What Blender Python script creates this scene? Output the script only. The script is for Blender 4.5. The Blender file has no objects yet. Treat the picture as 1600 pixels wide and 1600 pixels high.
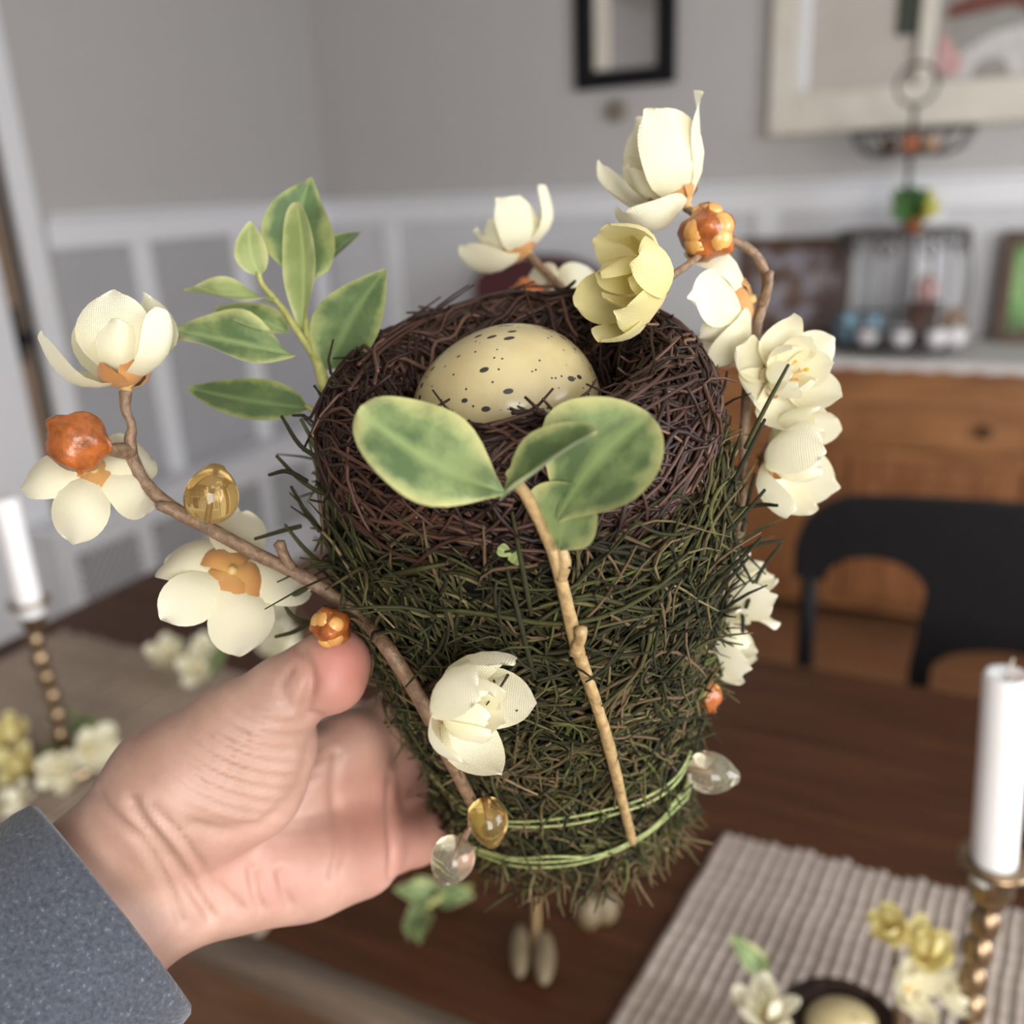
import bpy, math, random
import numpy as np
from mathutils import Matrix, Vector

random.seed(7)
rng = np.random.default_rng(7)
SC = bpy.context.scene
COL = SC.collection

# ------------------------------------------------------------------ camera
FPX, CH = 1450.0, 1.36
YA, PI_, RO = math.radians(27.2), math.radians(19.3), math.radians(2.6)
FW = np.array([-math.sin(YA) * math.cos(PI_), math.cos(YA) * math.cos(PI_), -math.sin(PI_)])
R0 = np.array([math.cos(YA), math.sin(YA), 0.0])
U0 = np.cross(R0, FW)
RT = math.cos(RO) * R0 - math.sin(RO) * U0
UP = math.sin(RO) * R0 + math.cos(RO) * U0
CP = np.array([0.0, 0.0, CH])
cd = bpy.data.cameras.new('camera')
cam = bpy.data.objects.new('camera', cd)
COL.objects.link(cam)
cam.matrix_world = Matrix(((RT[0], UP[0], -FW[0], CP[0]), (RT[1], UP[1], -FW[1], CP[1]), (RT[2], UP[2], -FW[2], CP[2]), (0, 0, 0, 1)))
cd.sensor_width = 36.0
cd.lens = 36.0 * FPX / 1600.0
cd.clip_start = 0.02
cd.dof.use_dof = True
cd.dof.focus_distance = 0.277
cd.dof.aperture_fstop = (cd.lens / 1000.0) / 0.0053
SC.camera = cam

# ------------------------------------------------------------------ light, exposure
W = bpy.data.worlds.new('world')
SC.world = W
W.use_nodes = True
W.node_tree.nodes['Background'].inputs[0].default_value = (0.80, 0.88, 1.0, 1)
W.node_tree.nodes['Background'].inputs[1].default_value = 1.0


def area(name, loc, rot, sx, sy, energy, color):
    l = bpy.data.lights.new(name, 'AREA')
    l.shape = 'RECTANGLE'
    l.size, l.size_y, l.energy, l.color = sx, sy, energy, color
    o = bpy.data.objects.new(name, l)
    o.location, o.rotation_euler = loc, rot
    COL.objects.link(o)
    return o


# daylight entering through the two windows behind and to the right of the viewer
area('window_daylight', (1.5, -1.62, 1.55), (math.radians(90), 0, 0), 1.5, 1.3, 56, (1.0, 0.965, 0.90))
area('window_daylight', (2.32, 0.6, 1.55), (math.radians(90), 0, math.radians(90)), 1.5, 1.3, 46, (0.95, 0.97, 1.0))
SC.view_settings.view_transform = 'Standard'
SC.view_settings.look = 'None'
SC.view_settings.gamma = 1.0
SC.view_settings.use_curve_mapping = False
SC.view_settings.exposure = 0.52
SC.cycles.use_denoising = True
SC.cycles.max_bounces = 6


# ------------------------------------------------------------------ helpers
def nrm(v):
    v = np.asarray(v, float)
    return v / (np.linalg.norm(v) + 1e-12)


def ray(x, y):
    return FW + (x - 800) / FPX * RT - (y - 800) / FPX * UP


def at(x, y, d):
    return CP + d * ray(x, y)


def on(x, y, ax, v):
    r = ray(x, y)
    return CP + r * (v - CP[ax]) / r[ax]


def cv(x, y, z):
    """direction given as right, up, towards the viewer"""
    return nrm(x * RT + y * UP - z * FW)


ORI = {}


def tagit(o, label=None, cat=None, group=None, kind=None):
    if label: o['label'] = label
    if cat: o['category'] = cat
    if group: o['group'] = group
    if kind: o['kind'] = kind
    return o


def root(name, label, cat, loc, group=None, kind=None):
    o = bpy.data.objects.new(name, None)
    o.empty_display_size = 0.02
    o.location = [float(c) for c in loc]
    COL.objects.link(o)
    ORI[o.name] = np.array(loc, float)
    return tagit(o, label, cat, group, kind)


def np_mesh(name, V, Fc, smooth=True, attrs=None):
    """V (n,3); Fc = (m,4)/(m,3) array or list of polygons"""
    me = bpy.data.meshes.new(name)
    V = np.asarray(V, np.float32)
    if isinstance(Fc, np.ndarray):
        m, k = Fc.shape
        me.vertices.add(len(V)); me.vertices.foreach_set('co', V.ravel())
        me.loops.add(m * k); me.loops.foreach_set('vertex_index', Fc.astype(np.int32).ravel())
        me.polygons.add(m)
        me.polygons.foreach_set('loop_start', np.arange(0, m * k, k, dtype=np.int32))
        me.polygons.foreach_set('loop_total', np.full(m, k, np.int32))
        me.update(calc_edges=True)
    else:
        me.from_pydata([tuple(map(float, v)) for v in V], [], [tuple(int(i) for i in f) for f in Fc])
        me.update()
    if smooth:
        me.polygons.foreach_set('use_smooth', np.ones(len(me.polygons), bool))
    if attrs:
        for an, av in attrs.items():
            a = me.attributes.new(an, 'FLOAT', 'POINT')
            a.data.foreach_set('value', np.asarray(av, np.float32))
    return me


def link(name, me, mat, parent=None, M=None):
    o = bpy.data.objects.new(name, me)
    COL.objects.link(o)
    if mat and not me.materials:
        me.materials.append(mat)
    if parent is not None:
        o.parent = parent
        ORI[o.name] = ORI[parent.name]
    else:
        ORI[o.name] = np.zeros(3)
    if M is not None:
        M = np.array(M, float)
        M[:3, 3] -= ORI[o.name] if parent is not None else 0
        o.matrix_local = Matrix(M.tolist())
    return o


def part(name, V, Fc, mat, parent=None, smooth=True, attrs=None, kind=None, label=None):
    V = np.asarray(V, float)
    if parent is not None:
        V = V - ORI[parent.name]
    o = link(name, np_mesh(name, V, Fc, smooth, attrs), mat, parent)
    if parent is not None:
        o.location = (0, 0, 0)
    if kind: o['kind'] = kind
    if label: o['label'] = label
    return o


def solid(name, V, Fc, mat, label=None, cat=None, group=None, kind=None, smooth=False):
    """one-mesh top-level object with its origin at its base centre"""
    V = np.asarray(V, float)
    c = (V.max(0) + V.min(0)) / 2
    c[2] = V[:, 2].min()
    o = link(name, np_mesh(name, V - c, Fc, smooth), mat)
    o.location = c
    ORI[o.name] = c
    return tagit(o, label, cat, group, kind)


def merge(*vf):
    V, Fs, n = [], [], 0
    for v, f in vf:
        V.append(np.asarray(v, float))
        Fs += [[int(i) + n for i in q] for q in f]
        n += len(v)
    return np.vstack(V), Fs


def box(x0, x1, y0, y1, z0, z1, b=0.0):
    """box with chamfered edges (b) as verts, faces"""
    if b <= 0:
        V = np.array([(x, y, z) for z in (z0, z1) for y in (y0, y1) for x in (x0, x1)], float)
        return V, [(0, 2, 3, 1), (4, 5, 7, 6), (0, 1, 5, 4), (2, 6, 7, 3), (0, 4, 6, 2), (1, 3, 7, 5)]
    V, idx = [], {}
    lo, hi = np.array([x0, y0, z0]), np.array([x1, y1, z1])
    b = min(b, (hi - lo).min() * 0.45)
    for sx in (0, 1):
        for sy in (0, 1):
            for sz in (0, 1):
                s = np.array([sx, sy, sz])
                corner = np.where(s, hi, lo)
                for ax in range(3):
                    p = corner - np.where(s, b, -b) * (np.arange(3) != ax)
                    idx[(sx, sy, sz, ax)] = len(V)
                    V.append(p)
    Fs = []
    for ax in range(3):
        o1, o2 = [(1, 2), (2, 0), (0, 1)][ax]
        for s in (0, 1):
            q = []
            for a_, b_ in ((0, 0), (1, 0), (1, 1), (0, 1)):
                k = [0, 0, 0]; k[ax] = s; k[o1] = a_; k[o2] = b_
                q.append(idx[(*k, ax)])
            Fs.append(q if s else q[::-1])
    for ax in range(3):
        o1, o2 = [(1, 2), (2, 0), (0, 1)][ax]
        for a_ in (0, 1):
            for b_ in (0, 1):
                q = []
                for s, w in ((0, o1), (1, o1), (1, o2), (0, o2)):
                    k = [0, 0, 0]; k[ax] = s; k[o1] = a_; k[o2] = b_
                    q.append(idx[(*k, w)])
                Fs.append(q if a_ == b_ else q[::-1])
    for sx in (0, 1):
        for sy in (0, 1):
            for sz in (0, 1):
                q = [idx[(sx, sy, sz, a)] for a in range(3)]
                Fs.append(q if (sx + sy + sz) % 2 else q[::-1])
    return np.array(V), Fs


def smooth_path(P, n):
    """Catmull-Rom through the control points (any width of columns)"""
    P = np.asarray(P, float)
    Q = np.vstack([2 * P[0] - P[1], P, 2 * P[-1] - P[-2]])
    t = np.linspace(0, len(P) - 1 - 1e-6, n)
    i = t.astype(int); u = (t - i)[:, None]
    a, b, c, d = Q[i], Q[i + 1], Q[i + 2], Q[i + 3]
    return 0.5 * ((2 * b) + (c - a) * u + (2 * a - 5 * b + 4 * c - d) * u ** 2 + (3 * b - a - 3 * c + d) * u ** 3)


def tubes(P, rad, sides=4):
    """batch of tubes: P (N,S,3), rad (N,S) -> V, quads (array)"""
    P = np.asarray(P, float)
    N, S, _ = P.shape
    T = np.gradient(P, axis=1)
    T /= np.linalg.norm(T, axis=2, keepdims=True) + 1e-12
    ref = np.zeros((N, 1, 3)); ax = np.argmin(np.abs(T.mean(1)), axis=1)
    ref[np.arange(N), 0, ax] = 1
    A = np.cross(T, np.broadcast_to(ref, T.shape)); A /= np.linalg.norm(A, axis=2, keepdims=True) + 1e-12
    B = np.cross(T, A)
    an = np.arange(sides) * 2 * math.pi / sides
    V = P[:, :, None, :] + rad[:, :, None, None] * (np.cos(an)[None, None, :, None] * A[:, :, None, :] + np.sin(an)[None, None, :, None] * B[:, :, None, :])
    base = (np.arange(N) * S * sides)[:, None, None]
    j = (np.arange(S - 1) * sides)[None, :, None]
    k = np.arange(sides)[None, None, :]; k2 = (k + 1) % sides
    q = np.stack([base + j + k, base + j + k2, base + j + sides + k2, base + j + sides + k], -1).reshape(-1, 4)
    if sides == 4:
        b0 = (np.arange(N) * S * 4)[:, None]
        q = np.vstack([q, b0 + np.array([[3, 2, 1, 0]]), b0 + (S - 1) * 4 + np.array([[0, 1, 2, 3]])])
    return V.reshape(-1, 3), q


def tube(P, rad, sides=8, n=None, caps=True):
    P = np.asarray(P, float)
    rad = np.full(len(P), rad) if np.isscalar(rad) else np.asarray(rad, float)
    if n:
        PR = smooth_path(np.hstack([P, rad[:, None]]), n)
        P, rad = PR[:, :3], PR[:, 3]
    V, q = tubes(P[None], rad[None], sides)
    Fs = [tuple(x) for x in q]
    if caps and sides != 4:
        S = len(P)
        n0 = len(V)
        T0, T1 = nrm(P[0] - P[1]), nrm(P[-1] - P[-2])
        V = np.vstack([V, P[0] + T0 * rad[0] * 0.6, P[-1] + T1 * rad[-1] * 0.6])
        for k in range(sides):
            k2 = (k + 1) % sides
            Fs.append((k2, k, n0)); Fs.append(((S - 1) * sides + k, (S - 1) * sides + k2, n0 + 1))
    return V, Fs


def lathe(prof, segs=24, c=(0, 0, 0)):
    """profile [(r,z)...] turned about the vertical through c"""
    prof = np.asarray(prof, float)
    a = np.arange(segs) * 2 * math.pi / segs
    V = np.stack([prof[:, 0][:, None] * np.cos(a), prof[:, 0][:, None] * np.sin(a), np.repeat(prof[:, 1][:, None], segs, 1)], -1).reshape(-1, 3) + np.asarray(c, float)
    Fs = []
    for i in range(len(prof) - 1):
        for k in range(segs):
            k2 = (k + 1) % segs
            Fs.append((i * segs + k, i * segs + k2, (i + 1) * segs + k2, (i + 1) * segs + k))
    return V, Fs


def ring(c, r, w, segs=28, sides=6, n1=(1, 0, 0), n2=(0, 1, 0)):
    a = np.linspace(0, 2 * math.pi, segs + 1)
    P = np.asarray(c, float) + r * (np.cos(a)[:, None] * np.asarray(n1, float) + np.sin(a)[:, None] * np.asarray(n2, float))
    return tube(P, w, sides, caps=False)


def ball(c, rx, ry=None, rz=None, nu=16, nv=10, f=None):
    ry = ry or rx; rz = rz or rx
    th = np.linspace(0, math.pi, nv + 1); ph = np.arange(nu) * 2 * math.pi / nu
    D = np.stack([np.sin(th)[:, None] * np.cos(ph), np.sin(th)[:, None] * np.sin(ph), np.repeat(np.cos(th)[:, None], nu, 1)], -1).reshape(-1, 3)
    S = D * np.array([rx, ry, rz])
    if f is not None:
        S = f(S, D)
    Fs = []
    for i in range(nv):
        for k in range(nu):
            k2 = (k + 1) % nu
            Fs.append((i * nu + k, (i + 1) * nu + k, (i + 1) * nu + k2, i * nu + k2))
    return S + np.asarray(c, float), Fs


def basis(z, x=None):
    z = nrm(z)
    x = np.array([0, 0, 1.0]) if x is None else np.asarray(x, float)
    if abs(z @ nrm(x)) > 0.98: x = np.array([1.0, 0.2, 0])
    x = nrm(x - z * (x @ z)); y = np.cross(z, x)
    return np.stack([x, y, z], 1)


def xf(vf, c, z, x=None, s=1.0):
    B = basis(z, x)
    return (np.asarray(vf[0]) * s) @ B.T + np.asarray(c, float), vf[1]


def mat4(c, B, s=1.0):
    M = np.eye(4); M[:3, :3] = B * s; M[:3, 3] = c
    return M


def extrude_poly(poly, plane, lo, hi):
    """prism from a 2-D outline; plane 'xz' extrudes along y"""
    n = len(poly); V = []
    for v in (lo, hi):
        for a, b in poly:
            V.append((a, v, b) if plane == 'xz' else ((v, a, b) if plane == 'yz' else (a, b, v)))
    Fs = [tuple(range(n)), tuple(range(2 * n - 1, n - 1, -1))]
    for i in range(n):
        j = (i + 1) % n
        Fs.append((i, i + n, j + n, j))
    return np.array(V, float), Fs


# ------------------------------------------------------------------ materials
class NT:
    def __init__(s, name):
        s.m = bpy.data.materials.new(name); s.m.use_nodes = True
        s.t = s.m.node_tree; s.n = s.t.nodes
        s.b = s.n['Principled BSDF']; s.out = s.n['Material Output']

    def new(s, typ, **kw):
        n = s.n.new(typ)
        for k, v in kw.items():
            if k in n.inputs: n.inputs[k].default_value = v
            else: setattr(n, k, v)
        return n

    def l(s, a, b): s.t.links.new(a, b)

    def coord(s, scale=(1, 1, 1), obj=True):
        c = s.new('ShaderNodeTexCoord'); mp = s.new('ShaderNodeMapping')
        mp.inputs['Scale'].default_value = scale
        s.l(c.outputs['Object' if obj else 'Generated'], mp.inputs['Vector'])
        return mp.outputs[0]

    def noise(s, vec, scale, detail=4, rough=0.55, dist=0.0):
        n = s.new('ShaderNodeTexNoise'); n.inputs['Scale'].default_value = scale
        n.inputs['Detail'].default_value = detail; n.inputs['Roughness'].default_value = rough
        n.inputs['Distortion'].default_value = dist
        s.l(vec, n.inputs['Vector'])
        return n.outputs['Fac']

    def ramp(s, fac, stops):
        r = s.new('ShaderNodeValToRGB')
        e = r.color_ramp.elements
        while len(e) < len(stops): e.new(0.5)
        for x, (p, c) in zip(e, stops):
            x.position = p; x.color = (*c, 1)
        s.l(fac, r.inputs[0])
        return r.outputs[0]

    def bump(s, h, strength=0.3, dist=0.001):
        b = s.new('ShaderNodeBump'); b.inputs['Strength'].default_value = strength; b.inputs['Distance'].default_value = dist
        s.l(h, b.inputs['Height']); s.l(b.outputs[0], s.b.inputs['Normal'])

    def attr(s, name):
        a = s.new('ShaderNodeAttribute'); a.attribute_name = name
        return a.outputs['Fac']

    def mix(s, fac, a, b):
        m = s.new('ShaderNodeMix', data_type='RGBA')
        if isinstance(fac, (int, float)): m.inputs[0].default_value = fac
        else: s.l(fac, m.inputs[0])
        for v, i in ((a, 6), (b, 7)):
            if isinstance(v, tuple): m.inputs[i].default_value = (*v, 1)
            else: s.l(v, m.inputs[i])
        return m.outputs[2]

    def set(s, **kw):
        for k, v in kw.items():
            s.b.inputs[k.replace('_', ' ')].default_value = v
        return s


def plain(name, col, rough=0.5, metal=0.0, var=0.12, scale=30, bump=0.0, **kw):
    t = NT(name)
    f = t.noise(t.coord(), scale)
    c = np.array(col)
    t.l(t.ramp(f, [(0.3, tuple(c * (1 - var))), (0.7, tuple(np.minimum(c * (1 + var), 1)))]), t.b.inputs['Base Color'])
    t.set(Roughness=rough, Metallic=metal)
    for k, v in kw.items(): t.b.inputs[k.replace('_', ' ')].default_value = v
    if bump: t.bump(f, bump, 0.002)
    return t.m


def wood(name, dark, light, scale=(1.2, 14, 14), rough=0.45, knots=False, coat=0.0, spec=0.5):
    t = NT(name)
    v = t.coord(scale)
    f = t.noise(v, 3.0, 6, 0.6, 0.6)
    c = t.ramp(f, [(0.25, dark), (0.5, tuple((np.array(dark) + np.array(light)) / 2)), (0.75, light)])
    t.l(c, t.b.inputs['Base Color'])
    t.bump(f, 0.15, 0.001)
    t.set(Roughness=rough, Coat_Weight=coat, Specular_IOR_Level=spec)
    return t.m


MT = {}
MT['wall_upper'] = plain('grey_wall_paint', (0.47, 0.455, 0.45), 0.7, var=0.03, scale=60, bump=0.05)
MT['white_trim'] = plain('white_trim_paint', (0.78, 0.79, 0.82), 0.4, var=0.02, scale=40)
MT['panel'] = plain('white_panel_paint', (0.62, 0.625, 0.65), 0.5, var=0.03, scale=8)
MT['panel_shaded'] = plain('shaded_panel_paint', (0.42, 0.42, 0.44), 0.5, var=0.03, scale=8)  # same panelling as the far wall, shade put into a darker colour
MT['grille'] = plain('dark_grille', (0.10, 0.09, 0.09), 0.6)
MT['ceiling'] = plain('white_ceiling', (0.55, 0.54, 0.52), 0.8, var=0.02)
MT['floor'] = wood('floor_boards', (0.15, 0.068, 0.032), (0.30, 0.145, 0.07), (1.2, 10, 10))
MT['table'] = wood('dark_walnut_table', (0.028, 0.0085, 0.0032), (0.098, 0.036, 0.014), (1.4, 16, 16), 0.5, spec=0.25)
MT['pine'] = wood('honey_pine', (0.16, 0.062, 0.022), (0.40, 0.185, 0.07), (1.3, 9, 9), 0.42)
MT['pine_door'] = wood('honey_pine_upright', (0.16, 0.06, 0.022), (0.36, 0.155, 0.06), (9, 9, 1.3), 0.42)
MT['aged'] = plain('aged_metal', (0.20, 0.17, 0.13), 0.5)
MT['knot'] = plain('dark_knob_wood', (0.07, 0.03, 0.013), 0.45)
MT['brown_hutch'] = wood('brown_door_wood', (0.20, 0.12, 0.07), (0.36, 0.24, 0.15), (6, 6, 1), 0.5)
MT['black'] = plain('black_paint', (0.006, 0.0055, 0.007), 0.6, var=0.1, Specular_IOR_Level=0.2)
MT['linen'] = plain('white_linen', (0.60, 0.58, 0.57), 0.9, var=0.08, scale=50, bump=0.2)
MT['cream_paint'] = plain('cream_distressed_paint', (0.66, 0.62, 0.54), 0.6, var=0.06, scale=14)
MT['beige'] = plain('beige_reflection', (0.50, 0.46, 0.42), 0.7, var=0.05, scale=6)
MT['dark_green'] = plain('dark_green', (0.035, 0.045, 0.03), 0.6)
MT['maroon'] = plain('maroon_upholstery', (0.07, 0.016, 0.02), 0.85, var=0.2, scale=80)
MT['iron'] = plain('dark_wire', (0.10, 0.09, 0.085), 0.45, 0.6)
MT['pearl'] = plain('pearl_white', (0.72, 0.70, 0.72), 0.2, var=0.04)
MT['blue'] = plain('powder_blue', (0.20, 0.36, 0.48), 0.45)
MT['rust'] = plain('rust_orange', (0.42, 0.14, 0.06), 0.6)
MT['tan'] = plain('tan_trinket', (0.45, 0.30, 0.20), 0.6)
MT['pink'] = plain('dusty_pink', (0.55, 0.33, 0.32), 0.6)
MT['frame_wood'] = plain('dark_brown_frame', (0.085, 0.04, 0.025), 0.5, var=0.3)
MT['brass'] = plain('aged_brass', (0.30, 0.21, 0.13), 0.30, 0.9, var=0.3, scale=60)
MT['wax'] = plain('white_wax', (0.86, 0.86, 0.87), 0.45, var=0.01, Subsurface_Weight=0.3, Subsurface_Scale=0.01)
MT['wick'] = plain('wick', (0.5, 0.45, 0.38), 0.9)
MT['window_frame'] = MT['white_trim']
MT['car_white'] = plain('pale_reflection', (0.58, 0.56, 0.55), 0.7)  # flat colours for the reflected car view
MT['car_red'] = plain('red_brown_reflection', (0.16, 0.05, 0.04), 0.7)
MT['car_grey'] = plain('grey_reflection', (0.30, 0.29, 0.27), 0.7)


def mat_photo(name, cols, scale):
    t = NT(name)
    f = t.noise(t.coord(), scale, 3, 0.5)
    n = len(cols)
    t.l(t.ramp(f, [(0.3 + 0.4 * i / (n - 1), c) for i, c in enumerate(cols)]), t.b.inputs['Base Color'])
    t.set(Roughness=0.25)
    return t.m


MT['photo_a'] = mat_photo('family_photo_print', [(0.03, 0.025, 0.03), (0.16, 0.10, 0.07), (0.30, 0.30, 0.36), (0.36, 0.24, 0.18)], 14)
MT['photo_b'] = mat_photo('garden_photo_print', [(0.05, 0.02, 0.02), (0.12, 0.30, 0.08), (0.25, 0.42, 0.15), (0.08, 0.10, 0.04)], 9)
t = NT('mirror_glass')
t.set(Base_Color=(0.75, 0.76, 0.76, 1), Metallic=1.0, Roughness=0.08)
t.l(t.ramp(t.noise(t.coord(), 5), [(0.3, (0.62, 0.62, 0.61)), (0.7, (0.7, 0.7, 0.69))]), t.b.inputs['Base Color'])
MT['mirror'] = t.m

# mat cords
t = NT('woven_cord')
v = t.coord((1, 1, 1)); f = t.noise(v, 90, 3)
t.l(t.ramp(f, [(0.3, (0.30, 0.24, 0.20)), (0.7, (0.52, 0.44, 0.385))]), t.b.inputs['Base Color'])
w = t.new('ShaderNodeTexWave', wave_type='BANDS', bands_direction='Y'); w.inputs['Scale'].default_value = 90; w.inputs['Distortion'].default_value = 1.0
t.l(v, w.inputs['Vector']); t.bump(w.outputs['Fac'], 0.5, 0.001); t.set(Roughness=0.9)
MT['cord'] = t.m
t = NT('woven_cord_tan')
v = t.coord((1, 1, 1)); f = t.noise(v, 90, 3)
t.l(t.ramp(f, [(0.3, (0.22, 0.165, 0.125)), (0.7, (0.36, 0.28, 0.215))]), t.b.inputs['Base Color'])
t.set(Roughness=0.9)
MT['cord_tan'] = t.m


def strand_mat(name, stops, rough=0.6):
    t = NT(name)
    f = t.attr('tint')
    c = t.ramp(f, stops)
    n = t.noise(t.coord(), 400, 3)
    d = t.new('ShaderNodeMix', data_type='RGBA', blend_type='MULTIPLY'); d.inputs[0].default_value = 0.5
    t.l(c, d.inputs[6]); t.l(t.ramp(n, [(0.3, (0.55, 0.55, 0.55)), (0.7, (1.25, 1.25, 1.25))]), d.inputs[7])
    t.l(d.outputs[2], t.b.inputs['Base Color'])
    t.bump(n, 0.3, 0.0003)
    t.set(Roughness=rough, Specular_IOR_Level=0.3)
    return t.m


MT['nest_twig'] = strand_mat('brown_nest_twigs', [(0.0, (0.012, 0.006, 0.005)), (0.4, (0.034, 0.0155, 0.011)), (0.75, (0.095, 0.046, 0.031)), (1.0, (0.23, 0.13, 0.09))], 0.5)
MT['moss'] = strand_mat('moss_strands', [(0.0, (0.010, 0.010, 0.005)), (0.28, (0.030, 0.030, 0.010)), (0.45, (0.058, 0.058, 0.017)), (0.62, (0.125, 0.078, 0.042)), (0.8, (0.085, 0.098, 0.026)), (1.0, (0.30, 0.21, 0.12))], 0.85)
MT['core'] = plain('dark_nest_core', (0.010, 0.008, 0.005), 0.95)
t = NT('green_thread')
t.l(t.ramp(t.noise(t.coord(), 500), [(0.3, (0.17, 0.215, 0.065)), (0.7, (0.42, 0.47, 0.20))]), t.b.inputs['Base Color']); t.set(Roughness=0.6)
MT['thread'] = t.m


def petal_mat(name, col, tip, warm=0.35):
    t = NT(name)
    v = t.coord()
    f = t.attr('along')
    c = t.ramp(f, [(0.0, col), (1.0, tip)])
    c2 = t.mix(t.noise(v, 1.6, 2), c, tuple(np.array(col) * 0.93))
    t.l(c2, t.b.inputs['Base Color'])
    w1 = t.new('ShaderNodeTexWave', wave_type='BANDS', bands_direction='X'); w1.inputs['Scale'].default_value = 14
    w2 = t.new('ShaderNodeTexWave', wave_type='BANDS', bands_direction='Z'); w2.inputs['Scale'].default_value = 14
    t.l(v, w1.inputs['Vector']); t.l(v, w2.inputs['Vector'])
    mu = t.new('ShaderNodeMath', operation='MULTIPLY'); t.l(w1.outputs['Fac'], mu.inputs[0]); t.l(w2.outputs['Fac'], mu.inputs[1])
    t.bump(mu.outputs[0], 0.25, 0.02)
    t.set(Roughness=0.6, Sheen_Weight=0.2)
    tr = t.new('ShaderNodeBsdfTranslucent'); t.l(c2, tr.inputs['Color'])
    mx = t.new('ShaderNodeMixShader'); mx.inputs[0].default_value = warm
    t.l(t.b.outputs[0], mx.inputs[1]); t.l(tr.outputs[0], mx.inputs[2]); t.l(mx.outputs[0], t.out.inputs['Surface'])
    return t.m


MT['petal'] = petal_mat('cream_petal', (0.88, 0.83, 0.58), (0.94, 0.92, 0.78))
MT['petal_y'] = petal_mat('yellow_petal', (0.84, 0.72, 0.28), (0.88, 0.82, 0.46))
MT['sepal'] = petal_mat('orange_sepal', (0.56, 0.30, 0.085), (0.46, 0.135, 0.035), 0.12)
MT['recept'] = plain('pale_receptacle', (0.55, 0.36, 0.13), 0.5, scale=300)
MT['stamen'] = plain('golden_stamen', (0.80, 0.42, 0.05), 0.5, scale=300)
MT['bud'] = plain('orange_bud', (0.33, 0.095, 0.022), 0.28, var=0.45, scale=220, bump=0.3, Subsurface_Weight=0.2, Subsurface_Scale=0.004)
MT['bud_pale'] = plain('amber_bud_kernel', (0.66, 0.34, 0.10), 0.3, var=0.25, scale=200, Subsurface_Weight=0.2, Subsurface_Scale=0.004)
MT['branch'] = plain('brown_branch_plastic', (0.20, 0.125, 0.075), 0.5, var=0.35, scale=350, bump=0.5)
MT['sprig_stem'] = plain('tan_stem_plastic', (0.38, 0.26, 0.12), 0.45, var=0.3, scale=300, bump=0.4)
MT['sprig_stem_g'] = plain('green_stem_plastic', (0.36, 0.36, 0.12), 0.45, var=0.25, scale=300, bump=0.3)


def bead_mat(name, col):
    t = NT(name)
    f = t.noise(t.coord(), 160, 2)
    t.l(t.ramp(f, [(0.4, col), (0.62, tuple(np.minimum(np.array(col) * 1.1, 1)))]), t.b.inputs['Base Color'])
    t.set(Roughness=0.06, Transmission_Weight=0.92, IOR=1.42)
    return t.m


MT['bead_amber'] = bead_mat('amber_bead', (0.92, 0.66, 0.26))
MT['bead_clear'] = bead_mat('clear_bead', (0.95, 0.88, 0.70))


def leaf_mat(name, dark, mid, edge, warm=0.25):
    t = NT(name)
    v = t.coord()
    e = t.attr('edge')
    n = t.noise(v, 75, 5)
    g = t.ramp(n, [(0.40, dark), (0.62, mid)])
    m = t.new('ShaderNodeMath', operation='MULTIPLY_ADD'); t.l(n, m.inputs[0]); m.inputs[1].default_value = 0.95; t.l(e, m.inputs[2])
    hf = t.new('ShaderNodeMath', operation='MULTIPLY'); t.l(m.outputs[0], hf.inputs[0]); hf.inputs[1].default_value = 0.5
    fe = t.ramp(hf.outputs[0], [(0.56, (0, 0, 0)), (0.76, (0.85, 0.85, 0.85))])
    c = t.mix(fe, g, edge)
    vein = t.attr('vein')
    c = t.mix(vein, c, tuple(np.array(mid) * 1.25))
    t.l(c, t.b.inputs['Base Color'])
    t.bump(t.noise(v, 1500, 2), 0.12, 0.0004)
    t.set(Roughness=0.55, Sheen_Weight=0.15)
    tr = t.new('ShaderNodeBsdfTranslucent'); t.l(c, tr.inputs['Color'])
    mx = t.new('ShaderNodeMixShader'); mx.inputs[0].default_value = warm
    t.l(t.b.outputs[0], mx.inputs[1]); t.l(tr.outputs[0], mx.inputs[2]); t.l(mx.outputs[0], t.out.inputs['Surface'])
    return t.m


MT['leaf'] = leaf_mat('variegated_leaf', (0.095, 0.155, 0.055), (0.255, 0.34, 0.13), (0.58, 0.57, 0.24))
MT['leaf_dark'] = leaf_mat('dark_variegated_leaf', (0.085, 0.14, 0.05), (0.16, 0.235, 0.085), (0.42, 0.45, 0.16))
MT['leaf_light'] = leaf_mat('young_lime_leaf', (0.30, 0.38, 0.13), (0.42, 0.50, 0.20), (0.66, 0.66, 0.32), 0.35)

# speckled egg
t = NT('speckled_egg_shell')
v = t.coord((1, 1, 1))
vs = t.coord((1.25, 1.25, 0.62))
vo = t.new('ShaderNodeTexVoronoi', feature='F1'); vo.inputs['Scale'].default_value = 170; t.l(vs, vo.inputs['Vector'])
vo2 = t.new('ShaderNodeTexVoronoi', feature='F1'); vo2.inputs['Scale'].default_value = 420; t.l(v, vo2.inputs['Vector'])
big = t.ramp(vo.outputs['Distance'], [(0.17, (1, 1, 1)), (0.21, (0, 0, 0))])
sp = t.new('ShaderNodeSeparateColor'); t.l(vo.outputs['Color'], sp.inputs[0])
keep = t.ramp(sp.outputs[0], [(0.30, (0, 0, 0)), (0.31, (1, 1, 1))])
small = t.ramp(vo2.outputs['Distance'], [(0.13, (1, 1, 1)), (0.18, (0, 0, 0))])
sp2 = t.new('ShaderNodeSeparateColor'); t.l(vo2.outputs['Color'], sp2.inputs[0])
keep2 = t.ramp(sp2.outputs[0], [(0.55, (0, 0, 0)), (0.56, (1, 1, 1))])
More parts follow.
